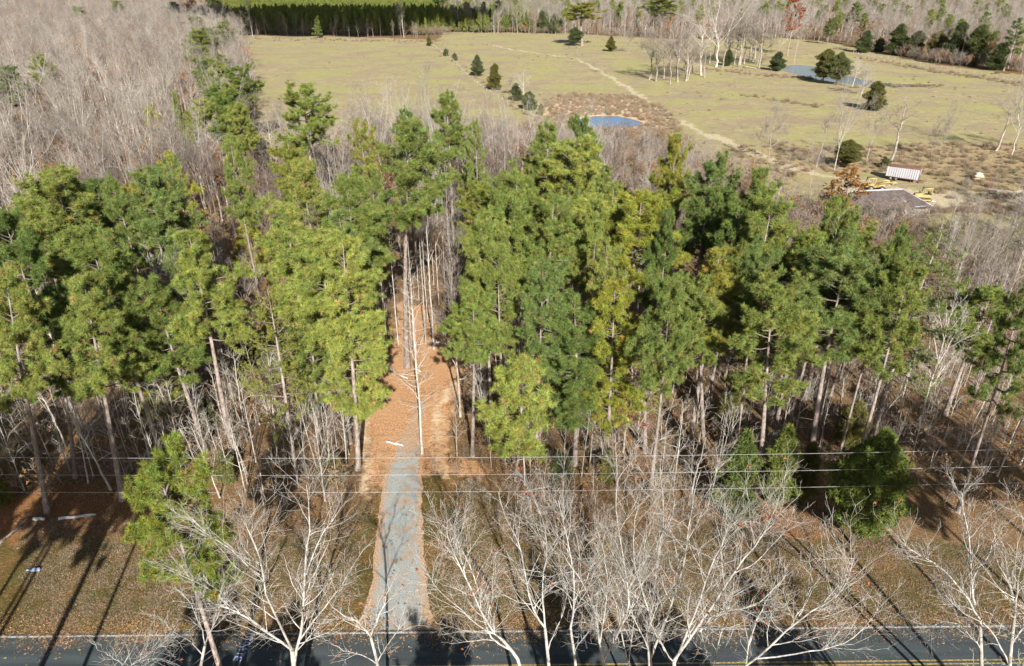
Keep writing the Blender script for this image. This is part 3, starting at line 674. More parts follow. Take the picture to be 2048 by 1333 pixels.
PINES = [ # tip x, tip y, crown width, kind, height or foot, tone, label
 (85,330,165,'full',27,'g',"broad round-topped pine with the highest crown at the left end of the stand"),
 (2,405,130,'full',27,'d',"tall pine whose crown is cut by the left picture edge"),
 (215,338,80,'high',26,'d',"small dark pine top poking up between two broad crowns at the left end"),
 (298,335,130,'full',26,'s',"blue-green pine right of the small dark top in the left cluster"),
 (355,442,160,'full',26,'l',"light green rounded pine at the right end of the left cluster, beside the dark gap"),
 (195,470,170,'full',26,'g',"full green pine in the middle of the left cluster"),
 (30,530,150,'full',(95,1025),'g',"thick-trunked pine at the lawn edge, leftmost of the front row"),
 (165,555,160,'full',(245,1000),'g',"pine whose trunk stands just behind the long white log on the lawn"),
 (262,650,120,'long',15,'y',"low yellow-green pine reaching down among the bare poles at left"),
 (100,590,120,'full',(152,955),'d',"pine with a grey trunk just behind the thick-trunked lawn-edge pine"),
 (325,575,140,'full',(412,905),'g',"pine over the dark hollow, right end of the left front row"),
 (335,292,95,'sparse',24,'y',"thin flat-topped yellow-green pine among bare trees behind the left cluster"),
 (460,265,80,'high',28,'d',"dark round-headed pine standing alone in the bare trees left of centre"),
 (483,395,75,'young',15,'y',"small yellow-green pine under the dark round-headed pine"),
 (597,172,110,'high',29,'l',"tall pine left of centre whose top rises in front of the big pasture"),
 (612,302,140,'full',27,'g',"full pine directly below the tall pasture-topping pine"),
 (718,222,85,'sparse',28,'o',"thin olive pine with gaps, behind the stand in front of the pasture"),
 (560,385,150,'full',26,'l',"light green pine on the left shoulder of the centre stand"),
 (690,345,130,'full',27,'g',"mid green pine just left of the tall pine by the clearing"),
 (640,455,150,'full',25,'l',"pale green pine low in the left half of the centre stand"),
 (520,560,150,'layer',22,'o',"loose pine with level tiers of limbs beside the dark hollow"),
 (700,490,140,'long',(717,940),'l',"pale green pine with a straight trunk at the left edge of the drive"),
 (605,590,100,'long',(640,885),'g',"narrow pine leafed low down, left of the straight-trunked pine by the drive"),
 (808,275,150,'high',(815,735),'g',"tallest straight-trunked pine standing in the clearing at the head of the drive"),
 (810,206,64,'high',28,'d',"small pine crown behind the tall clearing pine"),
 (893,173,95,'high',29,'g',"pine behind the clearing whose round top reaches the pasture's lower edge"),
 (955,222,56,'sparse',28,'d',"ragged dark pine leaning on the right side of the pasture-edge pine"),
 (738,402,96,'full',22,'g',"pine just left of the clearing with its crown touching the tallest pine"),
 (1095,230,105,'high',29,'g',"rounded pine in front of the small blue pond, left of a pair"),
 (1170,236,75,'high',29,'d',"rounded pine in front of the small blue pond, right of a pair"),
 (1132,286,150,'full',27,'l',"big bright pine below the pair in front of the blue pond"),
 (1035,340,115,'full',26,'d',"dark green pine left of the big bright pine below the pond"),
 (1008,375,120,'full',26,'l',"light green pine right of the bare gap behind the clearing"),
 (978,445,115,'full',25,'g',"green pine bordering the clearing on its right side"),
 (1100,390,125,'full',25,'g',"green pine in the very middle of the right half of the stand's left part"),
 (1187,380,95,'full',25,'l',"pale green pine left of the large yellow-green one"),
 (1275,385,155,'full',25,'y',"large yellow-green pine, the yellowest crown of the stand"),
 (1350,270,80,'high',28,'o',"thin pine top standing in grey brush under the dirt track"),
 (1345,400,80,'full',25,'d',"dark pine squeezed behind the right side of the yellow-green pine"),
 (940,592,108,'high',(945,912),'l',"short round-crowned pine at the right edge of the leafy clearing"),
 (1080,520,110,'full',23,'s',"blue-green pine below the middle of the stand"),
 (1140,605,140,'long',(1150,930),'d',"dark pine leafed almost to the ground right of the drive"),
 (1055,735,125,'young',(1030,962),'l',"bright leaning young pine above the drive's right bank"),
 (1240,560,120,'long',22,'y',"yellowish pine hanging under the large yellow-green pine"),
 (1268,640,140,'layer',(1290,905),'o',"tiered olive pine above the red-leaved sapling"),
 (1352,545,120,'full',24,'d',"dark crown in the shaded pocket right of the yellow-green pine"),
 (1440,480,155,'full',24,'o',"olive-yellow pine with a ragged crown in the right half of the stand"),
 (1430,330,120,'full',27,'d',"dark pine with a pointed top at the back of the right half"),
 (1522,338,95,'high',27,'g',"pine top standing just left of the orange-leaved tree"),
 (1560,400,140,'full',26,'g',"green pine below the pine top that stands left of the orange-leaved tree"),
 (1682,395,95,'high',27,'d',"pine top in front of the orange-leaved tree"),
 (1640,450,130,'full',25,'l',"pale green pine below and left of the brown shed roof"),
 (1738,445,165,'full',25,'l',"wide grey-green pine below the brown shed roof, largest crown at right"),
 (1812,432,80,'high',27,'d',"pine top beside the yellow bulldozer"),
 (1690,520,170,'full',(1620,930),'s',"grey-green pine with a bare lower trunk behind the big dark lawn cedar"),
 (1895,470,190,'layer',(1740,885),'d',"dark spreading pine on a long slanting trunk at the right end of the stand"),
 (1555,590,160,'full',(1515,985),'g',"pine with a clean pale trunk between two dark cedars on the right"),
 (2035,560,120,'sparse',(1915,1025),'d',"thin pine with a bare slanting trunk at the right picture edge"),
 (1395,570,120,'full',(1408,905),'g',"green pine over bare poles, left of the clean pale trunk between cedars"),
 (1835,520,120,'full',24,'g',"green pine tucked left of the dark spreading pine"),
 (1480,405,105,'full',25,'d',"dark green pine between two pale crowns at the back of the right half"),
 (1005,480,110,'full',24,'g',"green pine right of the clearing behind the short round-crowned pine"),
 (1545,500,110,'full',24,'s',"blue-green pine in the middle of the right half"),
 (1215,470,90,'long',23,'g',"narrow green pine left below the yellow-green crown"),
]
for tx, ty, w, kind, hb, tone, label in PINES:
    if isinstance(hb, tuple):
        b, h, R, ln = by_base(hb[0], hb[1], tx, ty, w); ln = Vector((ln.x * .9, 0, ln.z))
        if ln.angle(Vector((0, 0, 1))) > .2: ln = Vector((math.copysign(.2, ln.x), 0, 1))
    else: (b, R), h, ln = by_top(tx, ty, hb, w), hb * .955, None
    tree_at("pine_tree", kind, b, h, R * 1.09, label, "pine tree", "pines of the roadside stand", tone, lean=ln)
def pixel(x, y, z):
    p = Vector((x, y, z)); d = depth(p); return 1024 + x / d * F, 666.5 - (y * st + (z - H) * ct) / d * F
SKX = [-200, 85, 300, 355, 440, 480, 597, 690, 808, 893, 985, 1095, 1170, 1275, 1350, 1430, 1520, 1600, 1682, 1738, 1822, 1900, 2048, 2300]
SKY = [380, 330, 335, 442, 600, 500, 172, 345, 275, 173, 375, 230, 236, 385, 270, 330, 338, 420, 395, 445, 408, 480, 560, 600]
# pines behind those, seen only in the gaps
CORR = poly([(735, 1000), (755, 760), (785, 640), (810, 590), (895, 590), (925, 740), (905, 950)])
FILL = np.array([(-72, 60), (-60, 62), (-24, 66), (12, 62), (50, 60), (58, 66), (56, 108), (20, 128), (-30, 130), (-78, 108)])
corr = lambda x, y: inside(CORR, np.array([x]), np.array([y]))[0]
for x, y in scatter(FILL, 9.0, nrg):
    if corr(x, y) or min(math.hypot(x - a, y - b) for a, b in taken) < 4.5: continue
    if (-38 < x < -22 and y < 100) or (78 < y < 108 and -15 < x < -5): continue
    hf = rnd.uniform(20, 24.5); px, py = pixel(x, y, hf)
    while hf > 15 and py < np.interp(px, SKX, SKY) + 45: hf -= 1; px, py = pixel(x, y, hf)
    if hf <= 15: continue
    tree_at("pine_tree", rnd.choice(['full', 'high', 'full', 'sparse']), (x, y), hf, rnd.uniform(3.0, 4.0), "tall pine inside the roadside stand, seen in the gaps behind the front crowns", "pine tree", "half-hidden pines inside the roadside stand", rnd.choice('gdlso'))
b, R = by_top(326, 958, 21, 175)
tree_at("pine_tree", 'full', b, 21, R * 1.15, "bright green pine on the near roadside in front of the left lawn", "pine tree", None, (1.2, 1.1, .82), pick=2)

# evergreens of the understorey and the fields: foot, tip y, width, kind, tone, label
G = "evergreens in and around the pastures"
EVER = [
 ("cedar_tree",1462,1035,862,120,'cedar',(1.0,1.15,.8),"dark red cedar left of the pale pine trunk by the right lawn","cedar tree"),
 ("cedar_tree",1545,1005,852,115,'cedar',(1.2,1.3,.85),"brighter red cedar right of the pale pine trunk by the right lawn","cedar tree"),
 ("cedar_tree",1600,1000,885,66,'cedar','o',"slim cedar between the bright cedar and the big dark one","cedar tree"),
 ("cedar_tree",1702,1088,862,195,'spread',(1.25,1.4,.85),"big dark cedar spreading over the right lawn","cedar tree"),
 ("cedar_tree",955,153,110,36,'cedar','s',"rounded dark cedar in the fence line between the two pastures","cedar tree"),
 ("cedar_tree",990,180,127,40,'cedar','o',"bronze-tinged cedar right below the rounded dark one in the fence line","cedar tree"),
 ("bush",910,122,107,17,'bush','s',"small dark bush highest but one in the fence line","bush"),
 ("bush",892,113,98,18,'bush','d',"small round green bush in the upper fence line","bush"),
 ("cedar_tree",858,92,72,18,'cedar','l',"small pointed cedar at the top corner of the big pasture","cedar tree"),
 ("cedar_tree",1032,202,166,34,'cedar','s',"dark cedar beside pale bare brush in the fence line","cedar tree"),
 ("bush",1058,220,184,46,'bush','d',"wide dark bush at the lower end of the fence line","bush"),
 ("bush",1082,231,208,20,'bush','y',"yellow-green bush lowest in the fence line near the blue pond","bush"),
 ("cedar_tree",1221,104,73,28,'cedar','o',"ragged little cedar alone in the upper right pasture","cedar tree"),
 ("cedar_tree",1150,92,54,44,'spread','d',"dark cedar under the big pine at the back of the right pasture","cedar tree"),
 ("cedar_tree",1084,66,21,30,'cedar','s',"dark pointed cedar at the far wood's edge, left of two","cedar tree"),
 ("cedar_tree",1107,68,28,28,'cedar','s',"dark cedar at the far wood's edge, right of two","cedar tree"),
 ("cedar_tree",1455,132,98,30,'cedar','d',"small dark cedar under grey bare trees left of the far pond","cedar tree"),
 ("cedar_tree",1553,142,103,42,'cedar','s',"blue-green cedar at the left end of the far pond","cedar tree"),
 ("cedar_tree",1645,166,98,66,'spread','o',"big spreading cedar in front of the far pond, left of a touching pair","cedar tree"),
 ("cedar_tree",1672,170,104,62,'spread','g',"big spreading cedar in front of the far pond, right of a touching pair","cedar tree"),
 ("cedar_tree",1744,221,163,60,'cedar','o',"olive cedar alone on the slope below the far pond","cedar tree"),
 ("cedar_tree",1690,336,280,76,'spread','o',"wide olive cedar bush behind pale bare stems above the trailer","cedar tree"),
 ("bush",1768,336,316,34,'bush','d',"low dark bush just behind the trailer","bush"),
 ("cedar_tree",1727,106,62,42,'round','s',"dark cedar at the left end of the evergreen row behind the far pond","cedar tree"),
 ("cedar_tree",1756,104,76,30,'round','o',"small olive cedar second in the evergreen row","cedar tree"),
 ("cedar_tree",1790,110,48,52,'round','d',"blue-green rounded cedar third in the evergreen row","cedar tree"),
 ("cedar_tree",1828,114,62,50,'round','g',"wide grey-green cedar fourth in the evergreen row","cedar tree"),
 ("cedar_tree",1868,120,60,52,'spread','o',"dark olive cedar in the middle of the evergreen row","cedar tree"),
 ("cedar_tree",1905,126,44,58,'round','s',"tallest blue-green evergreen in the row behind the far pond","cedar tree"),
 ("cedar_tree",1945,131,50,62,'round','l',"brightest broad evergreen right of the tallest in the row","cedar tree"),
 ("cedar_tree",1990,140,86,50,'round','d',"low dark cedar at the right end of the evergreen row","cedar tree"),
 ("bush",455,965,905,62,'bush','l',"bright green bush at the foot of bare poles left of the drive","bush"),
 ("bush",668,960,912,70,'bush','o',"green bush at the left bank of the drive behind bare brush","bush"),
 ("bush",425,858,800,40,'bush','g',"small green shrub under the leaning dead tree","bush"),
 ("cedar_tree",555,760,670,80,'cedar','l',"bright green cedar in the wood at the right edge of the dark hollow","cedar tree"),
 ("cedar_tree",500,740,655,70,'cedar','o',"olive cedar at the dark hollow left of the bright green cedar","cedar tree"),
 ("bush",12,1005,958,50,'bush','y',"yellow-green bush at the left edge by the lawn","bush"),
 ("bush",1120,965,905,70,'bush','d',"dark green bush on the bank right of the drive","bush"),
 ("cedar_tree",1455,870,760,75,'cedar','o',"olive cedar shaded behind bare poles in the right half","cedar tree"),
 ("bush",1215,960,900,60,'bush','o',"low green shrub under the bare poles near the red-leaved sapling","bush"),
 ("cedar_tree",1690,905,800,90,'spread','o',"olive cedar behind the grey-green pine's bare lower trunk","cedar tree"),
 ("cedar_tree",1010,905,800,70,'cedar','d',"dark cedar behind the leaning young pine","cedar tree"),
 ("cedar_tree",485,275,205,36,'cedar','d',"dark cedar at the near left corner of the big pasture","cedar tree"),
 ("cedar_tree",505,240,180,32,'cedar','o',"dark cedar on the pasture's left edge above the corner","cedar tree"),
 ("cedar_tree",492,190,140,30,'cedar','d',"small dark cedar midway along the pasture's left edge","cedar tree"),
]
CLUMP = [(rnd.uniform(1296, 1412), rnd.uniform(140, 168), rnd.uniform(62, 100), 'left') for _ in range(12)] + [(rnd.uniform(1415, 1560), rnd.uniform(116, 138), rnd.uniform(22, 62), 'right') for _ in range(18)]
for nm, bx, by, ty, w, kind, tone, label, cat in EVER:
    b, h, R, ln = by_base(bx, by, bx, ty, w); tree_at(nm, kind, b, h, R, label, cat, None if by > 700 else G, tone)
PFAR = [ # pines of fields and left wood: tip, height, width
 (1168,10,27,80,'high','o',"big round-headed pine at the back of the right pasture"),
 (1328,-6,30,72,'full','g',"tall dense pine rising from the far wood's edge right of centre"),
 (1712,4,28,44,'sparse','d',"ragged leaning pine rising above the bare wood behind the far pond"),
 (1665,36,18,24,'long','d',"slim dark pine at the bare wood's edge behind the far pond"),
 (2040,36,26,50,'sparse','d',"dark pine at the upper right picture edge"),
 (350,4,24,48,'full','d',"dark pine high in the left wood near its top corner"),
 (430,-2,24,44,'full','d',"dark pine by the orange-leaved tree in the top left wood"),
 (395,62,22,60,'long','g',"green pine midway in the left wood, with bare pale stems below"),
 (450,46,22,46,'long','l',"green pine at the pasture's left edge, upper of two"),
 (465,138,22,80,'full','g',"broad green pine at the pasture's left edge, lower of two"),
 (398,205,18,62,'full','l',"light green pine in bare trees left of the pasture corner"),
 (372,225,16,40,'young','y',"yellow-green pine left of the light green one by the pasture corner"),
 (300,222,17,38,'young','y',"small yellow-green pine alone in the bare left wood"),
 (348,186,18,30,'young','d',"slim dark pine in the bare left wood"),
 (20,138,22,60,'full','d',"dark pine at the left picture edge in the bare wood"),
 (80,115,22,52,'high','g',"green pine top behind the big pale tree in the left wood"),
 (160,18,22,34,'full','d',"dark pine top in the upper left wood"),
 (235,4,22,30,'full','l',"light green pine top at the upper left edge of the picture"),
 (880,-4,22,44,'high','d',"dark pine at the upper edge right of the plantation"),
 (632,34,16,20,'far','d',"dark pine at the front of the plantation behind the pasture"),
]
for tx, ty, h, w, kind, tone, label in PFAR:
    b, R = by_top(tx, ty, h, w); tree_at("pine_tree", kind, b, h, R, label, "pine tree", "pines in the far fields and woods", tone)

for i in range(20):                          # the mixed pine band down the pasture's left edge
    u = (i + rnd.uniform(0, .9)) / 20; tx = 405 + 88 * u + rnd.uniform(-38, 8 if u < .8 else 2); ty = 36 + 190 * u; b, R = by_top(tx, ty, rnd.uniform(17, 22), 44 + 20 * u)
    tree_at("pine_tree", rnd.choice(['full', 'long', 'full']), b, rnd.uniform(17, 22), R * 1.15, "pine in the mixed green band along the left edge of the big pasture", "pine tree", "pine band along the pasture's left edge", rnd.choice('gdglo'))
# single bare and autumn trees one can tell apart
BARE = [
 (1312,162,88,74,'bare',"bare brown-grey tree leftmost in the pasture clump",None), (1340,168,76,74,'bare',"bare grey tree with a pale foot in front of the pasture clump",None),
 (1372,162,56,84,'bare',"tall bare grey tree in the middle of the pasture clump",None), (1402,150,50,84,'pale',"pale bare tree at the right end of the pasture clump",None),
 (1258,106,62,40,'open',"small pale bare tree in the upper right pasture",None), (1432,134,18,120,'pale',"huge spreading pale tree left of the far pond",None),
 (1488,128,42,80,'open',"grey bare tree right of the huge spreading one",None), (1515,130,58,60,'open',"bare grey tree near the left end of the far pond",None),
 (1588,126,52,26,'pale',"slender slanting bare stem at the far pond's left shore",None), (1704,176,124,40,'pale',"small whitish bare tree right of the cedar pair at the pond",None),
 (1722,190,138,74,'open',"low spreading bare tree on the near bank of the far pond",None), (1535,330,222,66,'open',"slender bare tree left of the others on the slope above the shed",None),
 (1632,336,236,62,'bare',"bare tree left of the wide olive cedar bush",None), (1668,342,212,66,'pale',"pale many-stemmed tree in front of the wide olive cedar bush",None),
 (1732,326,238,48,'pale',"pale crooked bare tree right of the wide olive cedar bush",None), (1782,322,205,110,'bare',"broad bare tree directly behind the trailer",None),
 (1858,318,246,32,'open',"thin bare tree right of the trailer, left of two",None), (1876,324,232,36,'open',"thin bare tree right of the trailer, right of two",None),
 (1992,302,200,84,'bare',"dark bare tree at the right edge casting a long shadow, left of three",None), (2022,312,188,84,'pale',"bare tree at the right edge casting a long shadow, middle of three",None),
 (2050,300,212,70,'open',"bare tree cut by the right picture edge above the weeds",None),
 (1050,206,146,44,'pale',"pale bare brushy tree in the fence line between the cedars",None), (1022,192,152,40,'open',"grey bare shrub by the bronze-tinged cedar",None),
 (808,76,2,26,'pale',"tall white-stemmed tree at the far edge of the big pasture",None), (505,72,-6,22,'pale',"tall thin white-stemmed tree at the pasture's far left corner",None),
 (1545,420,372,60,'bare',"low bare tree at the wood's back edge left of the shed",None), (1765,468,392,80,'bare',"grey bare tree standing in front of the brown shed roof",None), (1800,474,408,66,'bare',"grey bare tree at the right end of the brown shed roof",None),
 (90,275,150,120,'pale',"big pale many-limbed tree in the bare left wood",None), (185,222,112,60,'pale',"whitish leaning tree in the middle of the bare left wood",None), (14,375,222,50,'pale',"white-stemmed tree at the left picture edge behind the pines",None),
 (895,395,228,110,'pale',"tall pale forked tree just behind the clearing",None), (908,470,300,70,'bare',"slim bare tree in the gap behind the clearing, right of the tall forked one",None), (872,440,262,60,'pale',"pale straight bare tree in the gap behind the clearing, left of the tall forked one",None), (935,430,255,70,'bare',"brown-twigged bare tree at the right of the gap behind the clearing",None),
 (735,310,190,70,'bare',"whitish bare tree in front of the pasture between pine tops",None), (640,300,200,60,'bare',"grey bare tree behind the pine that tops the pasture",None),
 (1345,555,420,80,'pale',"pale bare tree behind the yellow-green pine",None), (1010,480,280,70,'bare',"brownish bare tree right of the tall pale forked one",None), (1620,375,300,44,'open',"leafless small tree by the fallen log near the shed",None),
]
for bx, by, ty, w, kind, label, grp in BARE:
    b, h, R, ln = by_base(bx, by, bx, ty, w); tree_at("hardwood_tree", kind, b, h, R, label, "bare tree", pick=0 if ("forked" in label or "spreading" in label or "many" in label) else None, bark=(.72, .7, .68) if by < 345 and bx > 600 else None)
for bx, by, ty, sd in CLUMP:
    b, h, R, ln = by_base(bx, by, bx, ty, rnd.uniform(50, 80)); tree_at("hardwood_tree", 'bare', b, h, R, "grey leafless tree in the dense clump beside the upper right pasture" if sd == 'left' else "grey leafless tree in the band left of the far pond", "bare tree", "bare trees of the pasture clump" if sd == 'left' else "bare trees left of the far pond", bark=rnd.choice([(.6, .56, .54), (.75, .72, .7), (.5, .46, .44)]))
LEAFY = [
 (1680,446,350,100,'leafy',0,(1.0,.85,.7),"orange-leaved tree at the left end of the brown shed"), (1574,112,-4,56,'leafy',0,(.8,.55,.5),"tall rust-red tree at the upper edge behind the far pond"),
 (1425,60,14,34,'leafy',1,(.75,.6,.6),"faded rusty tree in the far wood above the huge pale tree"), (1722,104,42,34,'leafy',1,(.7,.6,.55),"brown-leaved tree at the left end of the evergreen row"),
 (395,62,-6,44,'leafy',0,(1.1,1.0,.7),"orange tree at the top edge of the left wood"), (128,150,82,50,'leafy',1,(1.1,1.0,.7),"orange-tinged tree in the upper left wood"),
 (292,140,82,50,'leafy',1,(1.25,1.35,.6),"golden-leaved tree in the bare left wood"), (2,150,105,34,'leafy',0,(.9,.8,.6),"orange tree at the left picture edge in the wood"),
 (455,52,6,40,'leafy',1,(.7,.55,.5),"russet tree in the top corner of the left wood by the pasture"), (250,45,18,60,'leafy',1,(.7,.5,.5),"russet tree high in the left wood"),
 (1246,905,800,66,'leafy',1,(.95,.30,.45),"red-leaved sapling under the pines in the right half"), (520,850,765,70,'leafy',1,(.62,.72,.95),"tan-leaved sapling at the foot of the pines left of the drive"),
 (590,830,752,50,'leafy',1,(.55,.6,.8),"brown-leaved sapling under the narrow pine left of the drive"), (430,205,150,30,'leafy',1,(1.2,1.4,.5),"yellow-leaved small tree by the pasture corner in the left wood"),
 (1330,600,560,50,'leafy',1,(.75,.6,.6),"russet sapling in the shaded pocket right of the yellow-green pine"), (2040,930,850,60,'leafy',1,(.8,.6,.5),"rusty-leaved sapling at the right picture edge under the thin pine"),
]
for bx, by, ty, w, kind, pk, tone, label in LEAFY:
    b, h, R, ln = by_base(bx, by, bx, ty, w); tree_at("autumn_tree", kind, b, h, R, label, "autumn tree", None, tone, pick=pk)
SNAG = [
 (845,908,555,110,0,"white dead tree with short level twigs beside the drive",None), (833,712,440,24,1,"pale bare pole behind the clearing, second from the tall pine",None), (868,698,425,34,1,"pale bare pole at the right side of the clearing",None),
 (775,705,440,26,1,"grey bare pole left of the tall clearing pine",None), (826,720,450,20,1,"thin white pole close behind the tall clearing pine",None), (852,690,430,22,1,"thin pale pole between the clearing's bare poles",None), (797,690,430,22,1,"dark bare pole behind the left edge of the clearing",None),
]
for bx, by, ty, w, pk, label, grp in SNAG:
    b, h, R, ln = by_base(bx, by, bx, ty, w); tree_at("dead_tree", 'snag', b, h, R, label, "dead tree", None, 'g', pick=pk)
b, h, R, ln = by_base(392, 925, 268, 668, 70)
tree_at("dead_tree", 'snag', b, h, R * .9, "broken grey dead tree leaning left over the dark hollow", "dead tree", pick=0, lean=Vector((ln.x, -.5, ln.z)))

# the bare woods: the 300 nearest trees one by one, the rest as one mass
LEFTW = poly([(508, 300), (514, 240), (505, 160), (486, 100), (466, 60), (330, 24), (-300, 24), (-900, 100), (-700, 540), (300, 540), (470, 400)])
BACKW = poly([(-300, 520), (480, 500), (900, 500), (1300, 490), (1600, 480), (1850, 490), (1872, 458), (1760, 437), (1640, 420), (1560, 392), (1450, 336), (1360, 296), (1190, 275), (1130, 280), (1060, 272), (1000, 284), (800, 302), (620, 318), (560, 330), (480, 330), (300, 420)])
def visible(x, y, m=60):
    p = Vector((x, y, 9.0)); d = depth(p); return d > 5 and abs(x) / d * F < 1024 + m
cand = [(x, y, 'l') for x, y in scatter(LEFTW, 6.9, nrg)] + [(x, y, 'b') for x, y in scatter(BACKW, 5.6, nrg)]
cand = [c for c in cand if visible(c[0], c[1], 150) and min(math.hypot(c[0] - a, c[1] - b) for a, b in taken) > 3.2]
cand.sort(key=lambda c: math.hypot(c[0], c[1]))
near_, rest = cand[:105], cand[105:]
for x, y in scatter(FILL, 10.5, nrg):       # bare trees between the pines
    if corr(x, y) or min(math.hypot(x - a, y - b) for a, b in taken) < 2.2: continue
    hf = rnd.uniform(13, 18); px, py = pixel(x, y, hf)
    while hf > 9 and py < np.interp(px, SKX, SKY) + 20: hf -= 1; px, py = pixel(x, y, hf)
    plant("hardwood_tree", rnd.choice(['bare', 'pale', 'bare']), (x, y), hf, hf * rnd.uniform(.17, .24), "pale leafless tree standing among the pines of the roadside stand", "bare tree", "bare trees inside the roadside stand", bark=rnd.choice([(1.1, 1.08, 1.05), (.9, .86, .82)]))
for px, py, h in [(855, 640, 17), (878, 610, 18), (838, 600, 18), (868, 570, 17), (848, 545, 18), (890, 575, 16), (822, 620, 16), (905, 625, 15), (880, 530, 18), (860, 505, 17), (840, 490, 18), (897, 500, 17)]:
    b = ground(px, py); plant("bare_sapling", 'sapling', b, h, 1.5, "tall pale leafless stem crowding the dark far end of the clearing", "sapling", "tall stems at the clearing's far end", pick=0)
RT = poly([(1870, 480), (1900, 465), (2100, 505), (2350, 540), (2350, 720), (2050, 720), (1930, 700)])
for x, y in scatter(RT, 5.0, nrg):
    if visible(x, y, 60): h = rnd.uniform(8, 12); plant("hardwood_tree", 'bare', (x, y), h, h * .24, "grey leafless tree in the brushy belt at the right picture edge", "bare tree", "bare trees of the right-hand belt")
BX = [-300, 300, 480, 600, 700, 800, 900, 1000, 1060, 1140, 1290, 1360, 1450, 1560, 1620, 1760, 1870, 2300]
BY = [300, 260, 215, 215, 200, 215, 225, 245, 262, 262, 262, 292, 330, 385, 408, 430, 440, 470]
for x, y, z in near_:
    if z == 'l' : lab, gr = "slender grey leafless tree massed in the bare wood left of the big pasture", "bare trees of the left wood"
    elif x < 22: lab, gr = "grey leafless tree in the bare belt between the pines and the big pasture", "bare trees between pines and big pasture"
    else: lab, gr = "low grey leafless tree in the brush belt behind the right half of the pines", "bare trees behind the right half of the pines"
    hh = rnd.uniform(13, 18) if z == 'l' else (rnd.uniform(11, 16) if x < 22 else rnd.uniform(6, 10))
    b_ = rnd.choice([(1, 1, 1), (1.1, 1.03, 1.0), (.95, .86, .82), (1.2, 1.16, 1.12), (1.05, .9, .82)])
    if z == 'b':
        px, py = pixel(x, y, hh)
        while hh > 3.5 and py < np.interp(px, BX, BY): hh -= .5; px, py = pixel(x, y, hh)
        if hh <= 3.5: continue
    plant("hardwood_tree", 'bare' if rnd.random() < .93 else 'leafy', (x, y), hh, hh * rnd.uniform(.2, .27), lab, "bare tree", gr, tone=(.55, .5, .5), bark=b_)
def mass(name, pts, kind, lo, hi, tone=(1, 1, 1)):
    pts = np.asarray(pts)[:, :2]; n = len(pts)
    return spread(name, pts, nrg.uniform(0, 6.28, n), nrg.uniform(lo, hi, n), kind, tone)
PROTO['woods'] = PROTO['bare'] * 2 + PROTO['pale'] + PROTO['leafy'][1:] * 2
rl = [c for c in rest if c[2] == 'l']; sc = list(nrg.uniform(.55, 1.1, len(rl))); keep = [c[:2] for c in rl]
for x, y, z in rest:
    if z != 'b': continue
    hh = rnd.uniform(11, 16) if x < 22 else rnd.uniform(6, 10); px, py = pixel(x, y, hh)
    while hh > 3.5 and py < np.interp(px, BX, BY): hh -= .5; px, py = pixel(x, y, hh)
    if hh > 3.5: keep.append((x, y)); sc.append(hh / 18)
for P in (np.array([(72, 52), (150, 52), (190, 150), (95, 150)]), np.array([(-80, 58), (-150, 58), (-230, 240), (-130, 240)])):
    for x, y in scatter(P, 6.0, nrg):
        if not visible(x, y, 10): keep.append((x, y)); sc.append(rnd.uniform(.5, .9))
spread("leafless_wood", np.array(keep), nrg.uniform(0, 6.28, len(keep)), sc, 'woods')
FARW = poly([(905, 64), (1140, 70), (1400, 81), (1560, 78), (1650, 84), (1720, 96), (1860, 124), (2100, 150), (2500, 200), (2900, 90), (3000, 6), (700, 6), (880, 30)])
fw = scatter(FARW, 8.5, nrg); fw = fw[[visible(x, y, 120) for x, y in fw]]
mass("far_leafless_wood", fw, 'woods', .6, 1.15, (.9, .75, .75))
PLANT = poly([(440, 69), (700, 71), (845, 72), (900, 66), (1060, 66), (1130, 64), (1100, 30), (960, 8), (440, 8)])
pw = scatter(PLANT, 5.5, nrg); PROTO['plantation'] = [PROTO['far'][2]] * 3 + [PROTO['young'][1]]
mass("pine_plantation", pw, 'plantation', .55, 1.3)
fe = scatter(FARW, 38, nrg); fe = fe[[visible(x, y, 120) for x, y in fe]]; PROTO['farpine'] = PROTO['far'][:2]
mass("far_pines", fe, 'farpine', .6, .95)
for i in range(46):                          # pale stems along the back of the big pasture
    px = rnd.uniform(490, 860); py = 70 + (px - 480) / 380 * 6 + rnd.uniform(-5, 3); p = ground(px, py)
    plant("hardwood_tree", 'bare', p, rnd.uniform(9, 15), rnd.uniform(1.8, 3.0), "slender pale leafless tree in the row along the far edge of the big pasture", "bare tree", "bare trees along the big pasture's far edge", bark=(1.15, 1.1, 1.1))

# bare poles of the wood's edge, thicket on its floor
EDGE = poly([(-150, 1010), (30, 1000), (250, 985), (480, 1040), (690, 1000), (712, 900), (745, 780), (690, 760), (560, 800), (440, 800), (380, 830), (0, 760), (-150, 740)])
EDGE2 = poly([(870, 900), (905, 780), (960, 740), (1300, 760), (1800, 760), (2200, 700), (2200, 1010), (1930, 1010), (1830, 960), (1660, 960), (1500, 970), (1430, 1040), (1200, 1030), (1000, 960), (930, 930)])
RIGHTW = poly([(1850, 500), (1880, 470), (2100, 510), (2400, 560), (2500, 800), (2050, 800), (1900, 800), (1850, 620)])
poles = []
for P, sp, lo, hi, lab, gr in ((EDGE, 2.4, 6, 12, "thin pale leafless pole at the wood's edge left of the drive", "bare poles left of the drive"), (EDGE2, 2.9, 5, 11, "thin pale leafless pole at the wood's edge right of the drive", "bare poles right of the drive"), (RIGHTW, 3.8, 6, 11, "thin leafless tree in the brown thicket right of the pine stand", "bare trees of the right-hand thicket")):
    for x, y in scatter(P, sp, nrg):
        if not visible(x, y, 80) or corr(x, y): continue
        h = rnd.uniform(lo, hi); poles.append((math.hypot(x, y), x, y, h, lab, gr))
poles.sort()
